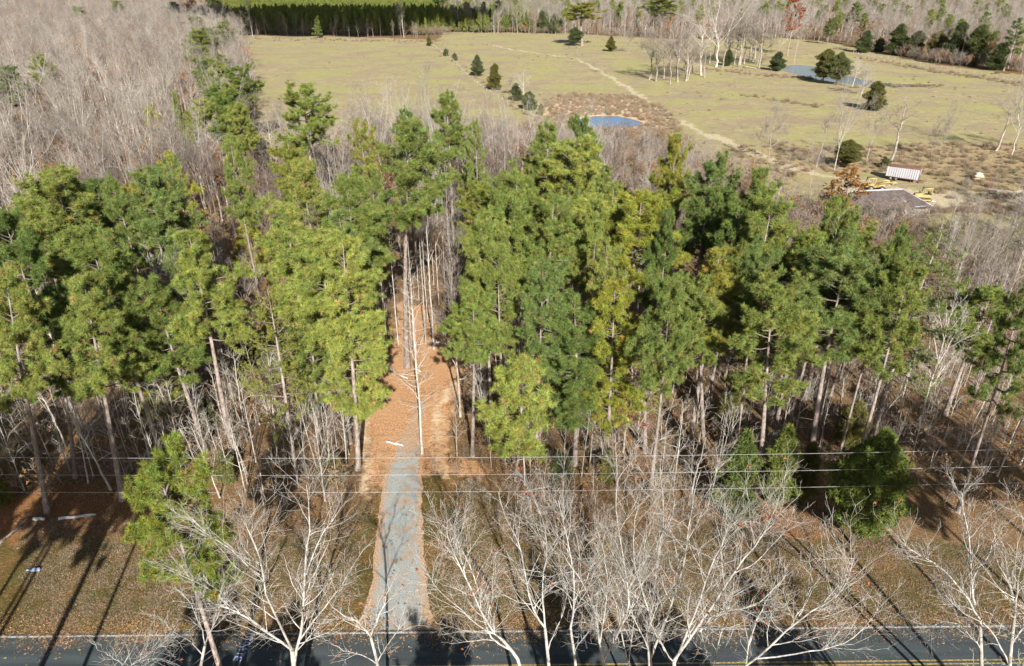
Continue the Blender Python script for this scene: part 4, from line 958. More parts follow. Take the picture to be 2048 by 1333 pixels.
for _, x, y, h, lab, gr in poles[:270]:
    plant("bare_sapling", 'sapling', (x, y), h, h * rnd.uniform(.13, .22), lab, "sapling", gr, lean=Vector((rnd.gauss(0, .07), rnd.gauss(0, .07), 1)), bark=rnd.choice([(1, 1, 1), (.85, .8, .75), (1.1, 1.1, 1.08), (.75, .68, .62)]))
more = poles[270:]; spread("sapling_thicket", np.array([(q[1], q[2]) for q in more]), nrg.uniform(0, 6.28, len(more)), [q[3] / 11 for q in more], 'sapling')
FLOOR = poly([(-200, 1010), (250, 985), (480, 1050), (690, 1010), (720, 900), (760, 740), (790, 560), (300, 480), (-300, 500)])
FLOOR2 = poly([(860, 930), (905, 780), (930, 640), (900, 500), (1400, 450), (1900, 470), (2400, 560), (2400, 1060), (1930, 1050), (1830, 1000), (1660, 980), (1500, 990), (1440, 1060), (1000, 1010)])
fl = np.concatenate([scatter(FLOOR, 3.0, nrg), scatter(FLOOR2, 2.8, nrg)]); fl = fl[[visible(x, y, 500) and not corr(x, y) for x, y in fl]]
mass("undergrowth", fl, 'thicket', .4, 1.1)
nearband = poly([(430, 1090), (560, 1110), (700, 1080), (735, 1000), (690, 960), (560, 960), (430, 1000)]); nb2 = poly([(880, 1010), (960, 960), (1300, 990), (1440, 1000), (1480, 1080), (1300, 1130), (1000, 1090)])
mass("brush", np.concatenate([scatter(nearband, 2.5, nrg), scatter(nb2, 2.9, nrg)]), 'thicket', .3, .75)
bb = scatter(BACKW, 3.0, nrg); bb = bb[[visible(x, y, 60) and x > -60 for x, y in bb]]
mass("brush_belt", bb, 'thicket', .8, 1.7)
eb = np.array([tuple(ground(px, py + rnd.uniform(-4, 0))[:2]) for px, py in [(x, np.interp(x, [900, 1140, 1400, 1560, 1650, 1720, 1860, 2060], [65, 70, 81, 78, 84, 98, 126, 148])) for x in np.linspace(900, 2060, 420)] + [(x, 72) for x in np.linspace(480, 900, 160)]])
mass("edge_brush", eb, 'thicket', .9, 2.2)
turf = np.concatenate([scatter(Z_LAWN, .8, nrg), scatter(Z_YARD, 1.2, nrg)]); turf = turf[[visible(x, y, 30) and y > 37.6 + RS * x and not (abs(x + 9.5) < 4) for x, y in turf]]
mass("lawn_grass", turf, 'turf', .5, 1.2, (.46, .44, .24))
lt = np.concatenate([scatter(Z_LAWN, 4.5, nrg), scatter(Z_CLEAR, 2.8, nrg), scatter(FLOOR, 1.9, nrg), scatter(FLOOR2, 2.0, nrg), scatter(Z_STRAW, 1.2, nrg)]); lt = lt[[visible(x, y, 30) and y > 37.6 + RS * x and y < 110 for x, y in lt]]
sh = np.array([(x, road_y(x, nrg.normal(.1, .45))) for x in nrg.uniform(-48, 48, 420)]); lt = np.concatenate([lt, sh])
mass("fallen_leaves", lt, 'litter', .7, 1.3, (.72, .70, .6))
wd = scatter(Z_WEEDS, 2.5, nrg); wd = wd[nrg.random(len(wd)) < .8]
RIM = poly([(1085, 200), (1150, 188), (1255, 188), (1330, 215), (1375, 262), (1320, 275), (1180, 270), (1100, 250)])
rim = scatter(RIM, 2.0, nrg); rim = rim[[(not inside(POND1, np.array([x]), np.array([y]))[0]) and near_line(list(map(tuple, POND1)) + [tuple(POND1[0])], np.array([x]), np.array([y]))[0] > 2.2 for x, y in rim]]
ed = np.concatenate([np.array([tuple(ground(px + nrg.normal(0, 6), py + nrg.normal(0, 1.5))[:2]) for px, py in zip(np.linspace(a, b, n), np.linspace(c, d, n))]) for a, b, c, d, n in ((1400, 1640, 138, 160, 90), (1720, 2050, 116, 172, 160), (500, 880, 78, 84, 160), (1760, 2050, 425, 420, 90), (870, 1075, 98, 240, 60), (1480, 1640, 190, 215, 40), (1700, 1880, 176, 172, 50))])
mass("dry_weeds", np.concatenate([wd, rim, ed]), 'weed', .4, 1.05)
fg = np.concatenate([scatter(Z_FIELD_R, 9, nrg), scatter(Z_FIELD_L, 11, nrg)]); fg = fg[(wobble(fg[:, 0], fg[:, 1], .05, 4) > .15) & (nrg.random(len(fg)) < .7)]
mass("field_tufts", fg, 'weed', .25, .6, (1.15, 1.2, 1.0))
# ------------------------------------------------------------------ the bare roadside trees right below the camera
M_NEAR = bark_mat("roadside_bark", (.17, .162, .148), (.55, .54, .51), 1.7, .1, (.42, .45, .41))
NEAR = [ # foot distance, limbs (photo polylines, start radius), label
 (29.5, [([(590,1420),(588,1333),(584,1300)],.24), ([(586,1310),(578,1290),(513,1249),(472,1222),(420,1215),(393,1164),(372,1130)],.13), ([(584,1300),(543,1215),(526,1153),(506,1085),(478,1030)],.12), ([(520,1150),(444,1085),(386,1037),(350,1010)],.06), ([(588,1333),(605,1256),(612,1188),(615,1102),(622,1044),(612,965)],.15), ([(613,1150),(640,1080),(666,1044),(700,1000)],.07), ([(600,1280),(643,1222),(684,1170),(735,1100)],.09), ([(472,1222),(403,1164),(325,1133)],.06)], "big pale bare tree with the widest fork, left of the drive's mouth"),
 (27.5, [([(770,1450),(755,1324),(741,1273)],.15), ([(741,1273),(714,1229),(680,1215),(655,1190)],.09), ([(741,1273),(762,1222),(772,1180),(790,1150)],.08), ([(755,1324),(800,1270),(815,1210)],.06), ([(755,1330),(700,1300),(650,1262)],.05)], "small bare tree with orange leaves left, standing in line with the drive"),
 (28.5, [([(1050,1430),(1042,1324),(1005,1280)],.17), ([(1005,1280),(974,1249),(933,1174),(899,1112),(885,1065),(878,1040)],.10), ([(1020,1300),(974,1273),(967,1205),(953,1140),(919,1085),(905,1040)],.09), ([(974,1249),(990,1180),(1000,1120)],.05), ([(1005,1280),(940,1250),(880,1200),(850,1150)],.06)], "bare tree leaning left, first right of the drive's mouth"),
 (30.0, [([(1105,1420),(1097,1324),(1090,1256)],.16), ([(1090,1256),(1066,1222),(1049,1146),(1042,1099),(1008,1044),(994,990)],.10), ([(1090,1256),(1080,1180),(1090,1110),(1085,1040),(1060,985)],.09), ([(1097,1300),(1130,1220),(1140,1150)],.06)], "straight-limbed bare tree second right of the drive's mouth"),
 (28.0, [([(1155,1440),(1152,1331),(1141,1256)],.13), ([(1141,1256),(1155,1188),(1135,1085),(1121,1034),(1112,990)],.09), ([(1150,1200),(1185,1140),(1200,1080)],.05), ([(1148,1310),(1190,1250),(1225,1200)],.05)], "slim bare tree standing right beside the white sprayed word on the road"),
 (29.0, [([(1210,1440),(1208,1330),(1207,1318)],.18), ([(1207,1320),(1186,1239),(1169,1177),(1130,1130),(1107,1100)],.11), ([(1207,1322),(1241,1249),(1261,1198),(1241,1119),(1227,1017),(1235,960)],.11), ([(1200,1290),(1208,1200),(1200,1120),(1180,1040)],.07), ([(1255,1200),(1290,1130),(1300,1060)],.06)], "bare tree forking into a V right of the white sprayed word"),
 (30.5, [([(1305,1430),(1300,1330),(1298,1300)],.21), ([(1298,1300),(1295,1256),(1299,1188),(1316,1058),(1309,993),(1300,920)],.15), ([(1300,1320),(1329,1256),(1364,1153),(1377,1085),(1390,1000),(1405,950)],.13), ([(1297,1220),(1270,1130),(1262,1050),(1275,980)],.08), ([(1312,1100),(1345,1030),(1350,960)],.06), ([(1300,1310),(1270,1250),(1240,1160)],.07)], "tallest bare roadside tree, its top crossing the wires right of centre"),
 (27.0, [([(1350,1450),(1348,1321)],.20), ([(1348,1321),(1416,1242),(1468,1160),(1512,1102),(1553,1058),(1566,1040)],.13), ([(1400,1262),(1433,1222),(1512,1208),(1567,1160),(1587,1133)],.09), ([(1348,1330),(1385,1240),(1410,1150),(1440,1080),(1450,1040)],.10), ([(1348,1325),(1310,1260),(1290,1200)],.06)], "bare tree sweeping far to the right over the road"),
 (26.0, [([(1470,1460),(1492,1331)],.16), ([(1492,1331),(1553,1280),(1608,1225),(1673,1194),(1697,1150),(1712,1110)],.10), ([(1598,1232),(1621,1160),(1618,1112)],.06), ([(1510,1318),(1600,1310),(1656,1305),(1707,1290),(1751,1235),(1760,1215)],.07), ([(1492,1331),(1500,1260),(1530,1200),(1548,1150)],.07)], "lowest bare tree reaching right in long flat sprays along the road"),
 (28.5, [([(1966,1440),(1963,1331),(1960,1239)],.17), ([(1960,1239),(1929,1188),(1868,1133),(1799,1092),(1790,1080)],.09), ([(1950,1210),(1943,1188),(1950,1085),(1929,1006),(1925,985)],.10), ([(1945,1160),(1984,1092),(2010,1040)],.06), ([(1962,1300),(1930,1262),(1880,1255),(1850,1285)],.05)], "bare tree over the road in the right corner, left of two"),
 (27.5, [([(2022,1440),(2018,1331),(2028,1239)],.16), ([(2028,1239),(2032,1188),(2045,1119),(2060,1040)],.10), ([(2018,1331),(1980,1263),(1922,1225),(1890,1190)],.08), ([(2030,1200),(2000,1130),(1990,1060)],.06), ([(2022,1290),(2070,1220),(2110,1130)],.08)], "bare tree cut by the right picture edge at the road",),
 (25.5, [([(385,1450),(400,1340),(410,1290)],.13), ([(410,1290),(400,1250),(372,1200),(340,1180)],.05), ([(405,1310),(380,1280),(330,1262),(300,1230)],.05), ([(410,1290),(440,1240),(450,1200)],.05)], "thin bare tree against the road below the bright roadside pine"),
 (31.0, [([(1262,1420),(1258,1330)],.12), ([(1258,1332),(1240,1270),(1228,1200),(1215,1140),(1195,1060)],.07), ([(1258,1325),(1268,1250),(1280,1160),(1285,1080)],.07)], "thin bare tree standing close left of the tallest roadside one"),
 (30.0, [([(1420,1430),(1425,1335)],.12), ([(1425,1338),(1440,1270),(1465,1200),(1470,1120),(1490,1070)],.07), ([(1425,1335),(1400,1260),(1385,1190)],.06)], "thin bare tree between the far-sweeping one and the low sprays"),
 (24.0, [([(225,1480),(240,1360),(245,1330)],.10), ([(245,1330),(215,1300),(195,1285)],.035), ([(245,1330),(262,1295),(275,1265)],.035), ([(242,1345),(300,1310),(330,1290)],.035)], "purplish twiggy shrub-like tree over the road at lower left"),
]
for Y0, limbs, label in NEAR:
    r_ = np.random.default_rng(int(Y0 * 10) + len(label)); P1 = []; R1 = []
    foot = on_plane(*limbs[0][0][0], Y0)
    for k, (pl, r0) in enumerate(limbs):
        n = len(pl); dy = r_.uniform(-2.2, 2.2) if k else 0
        pts = [on_plane(px, py, Y0 + dy * i / max(1, n - 1) * (1 if k else 0)) for i, (px, py) in enumerate(pl)]
        if k == 0: pts = [Vector((pts[0].x, Y0, -.05))] + [p for p in pts if p.z > .6]
        pts = np.array(pts); t = np.linspace(0, 1, len(pts)); tt = np.linspace(0, 1, 12)
        # smooth curve through the points with a little natural kink
        q = np.stack([np.interp(tt, t, pts[:, i]) for i in range(3)], 1); q[1:-1] = (q[:-2] + 2 * q[1:-1] + q[2:]) / 4
        if k: q[1:] += np.cumsum(r_.normal(0, .05, (11, 3)), 0)
        P1.append(q); r0 *= .70; R1.append(np.linspace(r0 * (1.25 if k == 0 else 1), r0 * (.8 if k == 0 else .16), 12))
    T, Rt = np.array(P1[:1]), np.array(R1[:1]); P1, R1 = np.array(P1[1:]), np.array(R1[1:])
    k_ = .15
    L2, R2 = sprout(P1, R1, r_, 2.5, 6, 26, .08, (20, 52), (.30, .62), .8, 4.2, 9, k_ * .85, .14, .55, .010)
    L3, R3 = sprout(L2, R2, r_, 2.4, 2, 10, .15, (25, 58), (.32, .65), .4, 1.8, 6, k_ * 1.2, .10, .58, .007)
    L4, R4 = sprout(L3, R3, r_, 2.1, 1, 5, .2, (25, 60), (.4, .75), .2, .85, 4, k_ * 1.2, .08, .62, .006, taper=.5)
    o = thing("roadside_tree", label, "bare tree", (foot.x, Y0, 0), group="bare trees along the near roadside")
    O = np.array([foot.x, Y0, 0.0])
    g = Geo(); V, q = tubes(T - O, Rt, 10); g.add(V, [q]); link("trunk", g.mesh("roadside_trunk", [M_NEAR]), o)
    g = Geo(); V, q = tubes(P1 - O, R1, 7); g.add(V, [q]); V, q = tubes(L2 - O, R2, 5); g.add(V, [q]); V, q = tubes(L3 - O, R3, 4); g.add(V, [q]); V, q = tubes(L4 - O, R4, 3); g.add(V, [q], 1); link("limbs", g.mesh("roadside_limbs", [M_NEAR, M_GREY]), o)
    A = np.concatenate([L4[:, -1], L3[:, -1]]); A = A[r_.random(len(A)) < (.10 if "orange" in label else .012)]
    if len(A):
        g = Geo(); V, f = tufts(A - O, unit(r_.normal(size=(len(A), 3)) - [0, 0, .8]), r_, 4, .17, .11, .8); g.add(V, [f], 0, tuft_tint(len(A), 4, r_, .5, 1.2, 0))
        c = link("leaves", g.mesh("roadside_leaves", [M_LEAF], False), o); c.color = (.9, .8, .8, 1)
# a row of tall trees stands behind the viewpoint's side of the road; only the stems nearest the frame are built, their shadows cross the lawns
for i, (x, y, h, kind, R) in enumerate([(-46, 20, 32, 'high', 3.2), (-39, 18, 32, 'high', 3.0), (-33, 20, 31, 'high', 3.0), (-29, 17, 31, 'high', 2.8), (-52, 19, 32, 'high', 3.2), (27, 20, 20, 'pale', 4.5), (35, 19, 30, 'high', 3.0), (40, 20, 31, 'high', 3.2), (46, 19, 31, 'high', 3.2), (52, 20, 31, 'high', 3.2), (-31, 10, 34, 'high', 3.2), (-36, 9, 35, 'high', 3.2), (-43, 10, 34, 'high', 3.2), (-49, 11, 34, 'high', 3.2), (-55, 10, 35, 'high', 3.2), (-62, 12, 34, 'high', 3.2), (-58, 20, 33, 'high', 3.4), (-36, 13, 33, 'high', 3.4), (-43, 11, 33, 'high', 3.4), (58, 18, 32, 'high', 3.4)]):
    plant("pine_tree" if kind == 'high' else "hardwood_tree", kind, (x, y), h, R, "tall roadside tree on the near side of the road, throwing its shadow over the lawns", "pine tree" if kind == 'high' else "bare tree", "roadside trees that throw the lawn shadows")

for x, y, h in ((-21, 15, 17), (-14, 14, 15), (-1, 13, 15), (9, 15, 17), (15, 14, 15), (24, 15, 17)):
    plant("pine_tree", 'full', (x, y), h, 3.0, "tall roadside tree on the near side of the road, throwing its shadow over the lawns", "pine tree", "roadside trees that throw the lawn shadows")

# ------------------------------------------------------------------ wires over the verge
M_WIRE = plain_mat("weathered_wire", (.45, .45, .46), (.58, .58, .6), 1.0, .5)
for py, label in ((915, "power line wire, topmost of the three strung above the lawn"), (949, "power line wire, middle of the three strung above the lawn"), (983, "power line wire, lowest of the three strung above the lawn")):
    c0 = on_plane(1000, py, 44.5); xs = np.linspace(-95, 95, 60)
    pts = [(x, 44.5 + RS * x, c0.z + (.00023 * x * x) + (.0008 if py == 983 else .0) * x) for x in xs]
    g = Geo(); g.tube(pts, .010, 6); tag(link("power_line", g.mesh("power_line", [M_WIRE])), label, "power line", "three power line wires")

# ------------------------------------------------------------------ old trailer in the weeds
M_TRW = paint_mat("trailer_white", (.46, .48, .51), (.25, .14, .09), .6, 1.4, .5); M_TRR = paint_mat("rusty_steel", (.17, .075, .05), (.30, .15, .10), .5, 1.5, .8)
M_TYRE = plain_mat("tyre_rubber", (.02, .02, .02), (.05, .048, .045)); M_RIM = paint_mat("wheel_rim", (.35, .33, .3), (.2, .1, .05), .5)
A, B = ground(1771, 352, .9), ground(1836, 361, .9); d = B - A; Lt = d.length; rz = math.atan2(d.y, d.x)
nrm = Vector((-math.sin(rz), math.cos(rz), 0)); ctr = (A + B) / 2 + nrm * 1.22
t = thing("cargo_trailer", "old white corrugated trailer with a rusty roof in the brown weeds", "trailer", (ctr.x, ctr.y, gz(ctr.x, ctr.y)), rz)
W, Hh, z0 = 2.44, 2.5, .95
g = Geo(); n = int(Lt / .11); xs = np.linspace(-Lt / 2, Lt / 2, n); off = np.where(np.arange(n) % 4 < 2, .0, .035)
for s in (-1, 1):
    P = [(x, s * (W / 2 - o), z) for z in (z0, z0 + Hh) for x, o in zip(xs, off)]
    f = np.array([[i, i + 1, n + i + 1, n + i] for i in range(n - 1)]); g.add(P, [f if s < 0 else f[:, ::-1]])
g.box((-Lt / 2, 0, z0 + Hh / 2), (.05, W - .02, Hh - .02))
link("body", g.mesh("trailer_body", [M_TRW], False), t)
g = Geo(); m_ = 9; yy = np.linspace(-W / 2 - .03, W / 2 + .03, m_); zz = z0 + Hh + .03 + .09 * (1 - (yy / (W / 2)) ** 2)
g.add([(x, y, z) for x in (-Lt / 2 - .03, Lt / 2 + .03) for y, z in zip(yy, zz)], [np.array([[i, m_ + i, m_ + i + 1, i + 1] for i in range(m_ - 1)])])
g.box((0, -W / 2 - .02, z0 + Hh - .02), (Lt + .06, .05, .12)); g.box((0, W / 2 + .02, z0 + Hh - .02), (Lt + .06, .05, .12)); g.box((Lt / 2 + .02, 0, z0 + Hh - .02), (.05, W, .12))
link("roof", g.mesh("trailer_roof", [M_TRR], False), t)
g = Geo()
for y in (-.61, .61): g.box((Lt / 2 + .02, y, z0 + Hh / 2 - .04), (.06, 1.18, Hh - .16))
o = link("door", g.mesh("trailer_door", [M_TRW], False), t)
g = Geo(); [g.tube([(Lt / 2 + .08, y, z0 + .1), (Lt / 2 + .08, y, z0 + Hh - .15)], .02, 6) for y in (-.9, -.35, .35, .9)]; link("locking_bar", g.mesh("locking_bar", [M_RIM]), o)
g = Geo()
for y in (-1.21, 1.21): g.box((Lt / 2 + .03, y, z0 + Hh / 2), (.1, .1, Hh + .02)); g.box((-Lt / 2 - .02, y, z0 + Hh / 2), (.1, .1, Hh + .02))
g.box((0, -1.21, z0 - .07), (Lt, .1, .16)); g.box((0, 1.21, z0 - .07), (Lt, .1, .16))
for x in np.linspace(-Lt / 2 + .3, Lt / 2 - .3, 8): g.box((x, 0, z0 - .1), (.1, 2.3, .14))
for x in np.linspace(-Lt / 2 + .6, Lt / 2 - .6, 13):
    for y in (-1.235, 1.235): g.box((x, y, z0 + Hh / 2), (.06, .03, Hh - .16))
g.box((Lt / 2 + .95, .35, .62), (1.9, .10, .14), .15); g.box((Lt / 2 + .95, -.35, .62), (1.9, .10, .14), -.05); g.box((Lt / 2 + .5, 0, .55), (.25, 1.5, .2))
link("frame", g.mesh("trailer_frame", [M_TRR], False), t)
def wheel(parent, x, y, r, w, name="wheel"):
    g = Geo(); k = 20; a = np.linspace(0, 2 * np.pi, k, endpoint=False); prof = [(-w / 2, r * .55), (-w / 2, r * .93), (-w * .35, r), (w * .35, r), (w / 2, r * .93), (w / 2, r * .55)]
    V = [(x + math.cos(q) * rr, y + o, r + math.sin(q) * rr) for o, rr in prof for q in a]
    g.add(V, [np.array([[i * k + j, i * k + (j + 1) % k, (i + 1) * k + (j + 1) % k, (i + 1) * k + j] for i in range(5) for j in range(k)])])
    wh = link(name, g.mesh("wheel", [M_TYRE]), parent)
    g = Geo(); g.tube([(x, y - w * .4, r), (x, y + w * .4, r)], r * .55, 16); link("rim", g.mesh("rim", [M_RIM], False), wh)
for x in (-Lt / 2 + 1.2, -Lt / 2 + 2.4):
    for y in (-1.0, 1.0): wheel(t, x, y, .46, .26)
g = Geo()
for y in (-.8, .8): g.box((Lt / 2 - 1.6, y, .45), (.14, .14, .9)); g.box((Lt / 2 - 1.6, y, .03), (.3, .3, .06))
link("landing_leg", g.mesh("landing_leg", [M_TRR], False), t)

# ------------------------------------------------------------------ two old yellow machines
M_YEL2 = paint_mat("machine_yellow", (.42, .31, .12), (.26, .13, .05), .62, 1.3, .55); M_DK = plain_mat("greasy_steel", (.03, .027, .025), (.10, .085, .07))
M_GLS, tt_, bb_ = newmat("cab_glass"); bb_.inputs["Base Color"].default_value = (.16, .2, .2, 1); bb_.inputs["Roughness"].default_value = .1
p = ground(1748, 381); t = thing("wheel_loader", "old yellow wheel loader with an open cab, parked left behind the brown shed", "loader", (p.x, p.y, gz(p.x, p.y)), math.radians(-8))
for x in (-1.15, 1.35):
    for y in (-.95, .95): wheel(t, x, y, .66, .42)
g = Geo(); g.prism([(.1, .75), (2.1, .75), (2.1, 1.25), (1.9, 1.55), (.1, 1.65)], 1.3); g.prism([(-2.3, .8), (.1, .8), (.1, 1.2), (-2.3, 1.1)], 1.5); link("body", g.mesh("loader_body", [M_YEL2], False), t)
g = Geo(); [g.box((1.0 + .25 * k, 0, 1.72), (.12, .5, .16)) for k in range(3)]; g.tube([(1.5, .3, 1.6), (1.5, .3, 2.2)], .05, 8); link("exhaust", g.mesh("exhaust", [M_DK], False), t)
g = Geo()
for x in (-1.9, -.35):
    for y in (-.72, .72): g.box((x, y, 2.0), (.16, .14, 1.8))
g.box((-1.12, 0, 2.94), (1.85, 1.7, .12)); g.box((-1.12, -.72, 1.35), (1.5, .1, .5)); g.box((-1.12, .72, 1.35), (1.5, .1, .5)); cb = link("cab", g.mesh("loader_cab", [M_YEL2], False), t)
g = Geo(); g.box((-1.2, 0, 1.45), (.5, .6, .14)); g.box((-1.48, 0, 1.75), (.12, .6, .55)); link("seat", g.mesh("loader_seat", [M_DK], False), cb)
g = Geo()
for y in (-.75, .75):
    g.prism([(.2, 1.6), (.5, 1.8), (2.6, 2.45), (3.7, 2.15), (3.7, 1.9), (2.6, 2.1), (.5, 1.45)], .14, off=(0, y, 0))
link("loader_arm", g.mesh("loader_arm", [M_YEL2], False), t)
g = Geo(); g.prism([(3.45, 2.35), (4.5, 2.25), (4.55, 2.15), (3.75, 1.95), (3.6, 1.55), (4.0, 1.25), (3.9, 1.15), (3.35, 1.6)], 2.1); link("bucket", g.mesh("loader_bucket", [M_YEL2], False), t)

p = ground(1842, 402); t = thing("bulldozer", "old yellow crawler bulldozer with a roofed cab at the right end of the brown shed", "bulldozer", (p.x, p.y, gz(p.x, p.y)), math.radians(172))
for y in (-.95, .95):
    pr = []; 
    for a in np.linspace(-90, 90, 9): pr.append((1.35 + .42 * math.cos(math.radians(a)), .44 + .42 * math.sin(math.radians(a))))
    for a in np.linspace(90, 270, 9): pr.append((-1.35 + .42 * math.cos(math.radians(a)), .44 + .42 * math.sin(math.radians(a))))
    g = Geo(); g.prism(pr, .46, off=(0, y, 0))
    for k in range(16): g.box((-1.3 + .173 * k, y, .885), (.07, .46, .05))
    tr = link("track", g.mesh("dozer_track", [M_DK], False), t)
    g = Geo(); g.box((0, y + (-.25 if y < 0 else .25), .45), (2.2, .05, .26)); [g.tube([(x, y - .27, .42), (x, y + .27, .42)], .24, 12) for x in (-1.3, 1.3)]; link("track_frame", g.mesh("track_frame", [M_YEL2], False), tr)
g = Geo(); g.prism([(-1.7, .7), (1.8, .7), (1.85, 1.35), (1.6, 1.7), (.2, 1.78), (.1, 1.5), (-1.7, 1.5)], 1.25); link("body", g.mesh("dozer_body", [M_YEL2], False), t)
g = Geo(); g.box((1.87, 0, 1.05), (.05, .95, .7)); link("grille", g.mesh("dozer_grille", [M_DK], False), t)
g = Geo(); g.tube([(1.0, .25, 1.7), (1.0, .25, 2.5)], .06, 10); g.tube([(.55, -.25, 1.7), (.55, -.25, 2.2)], .09, 10); link("exhaust", g.mesh("exhaust", [M_DK]), t)
g = Geo()
for x in (-1.55, .0):
    for y in (-.68, .68): g.box((x, y, 2.2), (.12, .12, 1.5))
g.box((-.78, 0, 2.98), (1.95, 1.7, .1)); g.box((-1.55, 0, 1.75), (.1, 1.3, .5)); cb = link("cab", g.mesh("dozer_cab", [M_YEL2], False), t)
g = Geo(); g.box((-.9, 0, 1.62), (.55, .7, .18)); g.box((-1.2, 0, 1.95), (.14, .7, .6)); link("seat", g.mesh("dozer_seat", [M_DK], False), cb)
g = Geo(); g.prism([(2.35, .15), (2.5, .1), (2.35, .55), (2.4, .95), (2.62, 1.2), (2.5, 1.22), (2.22, .95), (2.2, .5)], 3.0); link("blade", g.mesh("dozer_blade", [M_YEL2], False), t)
g = Geo(); [g.box((1.1, y, .45), (2.5, .14, .2)) for y in (-1.3, 1.3)]; link("push_arm", g.mesh("push_arm", [M_YEL2], False), t)

# ------------------------------------------------------------------ brown hip-roofed shed
M_ROOF = paint_mat("brown_roof", (.14, .108, .10), (.21, .16, .145), .5, .8, .7); M_CAP = paint_mat("ridge_tin", (.50, .50, .52), (.25, .2, .18), .62, 2.0, .5); M_WALL = plain_mat("shed_boards", (.20, .17, .14), (.34, .30, .25), 1.5)
E0, E1 = ground(1708, 383, 5.0), ground(1805, 379, 5.0); d = E1 - E0; rz = math.atan2(d.y, d.x); Lr = d.length; c = (E0 + E1) / 2
t = thing("shed", "low shed with a brown hipped roof and pale tin ridge, half behind trees", "shed", (c.x, c.y, gz(c.x, c.y)), rz)
hw, ze, hp = 5.2, 2.5, 4.4
g = Geo(); g.box((0, 0, 1.25), (Lr + 2 * hp - .8, 2 * hw - .8, 2.5)); w_ = link("wall", g.mesh("shed_wall", [M_WALL], False), t)
g = Geo(); g.box((2.5, -hw + .38, 1.05), (1.0, .08, 2.1)); link("door", g.mesh("shed_door", [M_DK], False), t)
g = Geo(); [g.box((x, -hw + .38, 1.5), (1.1, .07, .9)) for x in (-4, -.5, 5.5)]; link("window", g.mesh("shed_window", [M_GLS], False), t)
x1, x2 = Lr / 2, Lr / 2 + hp
g = Geo(); V = [(-x1, 0, 5), (x1, 0, 5), (-x2, -hw, ze), (x2, -hw, ze), (x2, hw, ze), (-x2, hw, ze)]
g.add(V, [np.array([[2, 3, 1, 0], [4, 5, 0, 1]]), np.array([[3, 4, 1], [5, 2, 0]])]); g.add([(x, y, z - .12) for x, y, z in V], [np.array([[0, 1, 3, 2], [1, 0, 5, 4]]), np.array([[1, 4, 3], [0, 2, 5]])])
g.box((0, -hw, ze - .08), (2 * x2, .06, .18)); g.box((0, hw, ze - .08), (2 * x2, .06, .18)); g.box((x2, 0, ze - .08), (.06, 2 * hw - .08, .18)); g.box((-x2, 0, ze - .08), (.06, 2 * hw - .08, .18))
rf = link("roof", g.mesh("shed_roof", [M_ROOF], False), t)
g = Geo(); g.tube([(-x1, 0, 5.02), (x1, 0, 5.02)], .16, 8)
for sx, sy in ((1, -1), (1, 1), (-1, -1), (-1, 1)): g.tube([(sx * x1, 0, 5.02), (sx * (x1 + hp * .97), sy * hw * .97, ze + .09)], .07, 6)
link("ridge_cap", g.mesh("ridge_cap", [M_CAP]), rf)
g = Geo(); R3 = Matrix.Rotation(math.atan2(2.5, hw), 3, 'X'); g.box((x1 * .72, -hw * .62, 3.62), (.25, 2.4, .05), rot=Matrix.Rotation(.5, 3, 'Z') @ R3); g.box((x1 + 1.2, -hw * .96, 2.72), (2.6, .3, .05), rot=R3); link("tin_patch", g.mesh("tin_patch", [M_CAP], False), rf)

# ------------------------------------------------------------------ logs, scrap, fences
def log(p0, p1, r, label, group=None, mat=M_DEAD, name="log", stubs=2, seed=1):
    rr = random.Random(seed); p0, p1 = Vector(p0), Vector(p1); c = (p0 + p1) / 2; c.z = 0
    g = Geo(); n = 7; pts = [p0.lerp(p1, i / (n - 1)) + Vector((rr.gauss(0, .05), rr.gauss(0, .05), r * .9 + rr.gauss(0, .01))) - c for i in range(n)]
    g.tube(pts, np.linspace(r, r * .6, n), 9)
    for k in range(stubs):
        q = pts[rr.randrange(1, n - 1)]; a = rr.uniform(0, 6.28); l = rr.uniform(.3, .9) * (1 + r * 3); g.tube([q, q + Vector((math.cos(a) * l, math.sin(a) * l, .3 * l))], [r * .35, r * .12], 6)
    o = link(name, g.mesh("log", [mat]), None, c); return tag(o, label, "log", group)
M_BIRCH = plain_mat("peeled_log", (.42, .40, .37), (.64, .62, .58), 3.0)
log(ground(116, 1040), ground(193, 1032), .17, "long white peeled log at the top of the left lawn", None, M_BIRCH, seed=2); log(ground(68, 1041), ground(93, 1040), .19, "short white log at the foot of the thick-trunked pine", None, M_BIRCH, stubs=0, seed=3)
log(ground(772, 885), ground(806, 893), .12, "pale log lying across the head of the gravel drive", None, M_BIRCH, stubs=1, seed=4)
log(ground(0, 1090), ground(58, 1038), .14, "grey fallen trunk slanting across the left edge of the lawn", seed=5, mat=M_GREY)
log(ground(1050, 985), ground(1125, 968), .09, "thin pale fallen stem on the bank right of the drive", seed=6, stubs=3)
log(ground(1686, 346), ground(1712, 356), .28, "grey fallen tree lying in the weeds above the loader", seed=7, stubs=4)
log(ground(1843, 404), ground(1872, 405), .2, "pale squared timber on the ground below the bulldozer", None, M_BIRCH, stubs=0, seed=8)
for i, (a, b_, c_, d_, r) in enumerate([(1972, 381, 2018, 385, .3), (1985, 385, 2040, 388, .35), (2000, 388, 2046, 384, .25), (1978, 388, 2010, 391, .28), (2012, 391, 2052, 390, .3)]):
    log(ground(a, b_), ground(c_, d_), r, ["longest grey log at the back of the felled pile by the dirt yard", "thick grey log across the middle of the felled pile", "grey log slanting on the felled pile", "short grey log at the front of the felled pile", "grey log at the right end of the felled pile by the picture edge"][i], "felled logs beside the dirt yard", M_GREY, seed=20 + i, stubs=2)
log(ground(1486, 135), ground(1512, 138), .35, "pale brush log under the bare trees left of the far pond", seed=31, stubs=5)
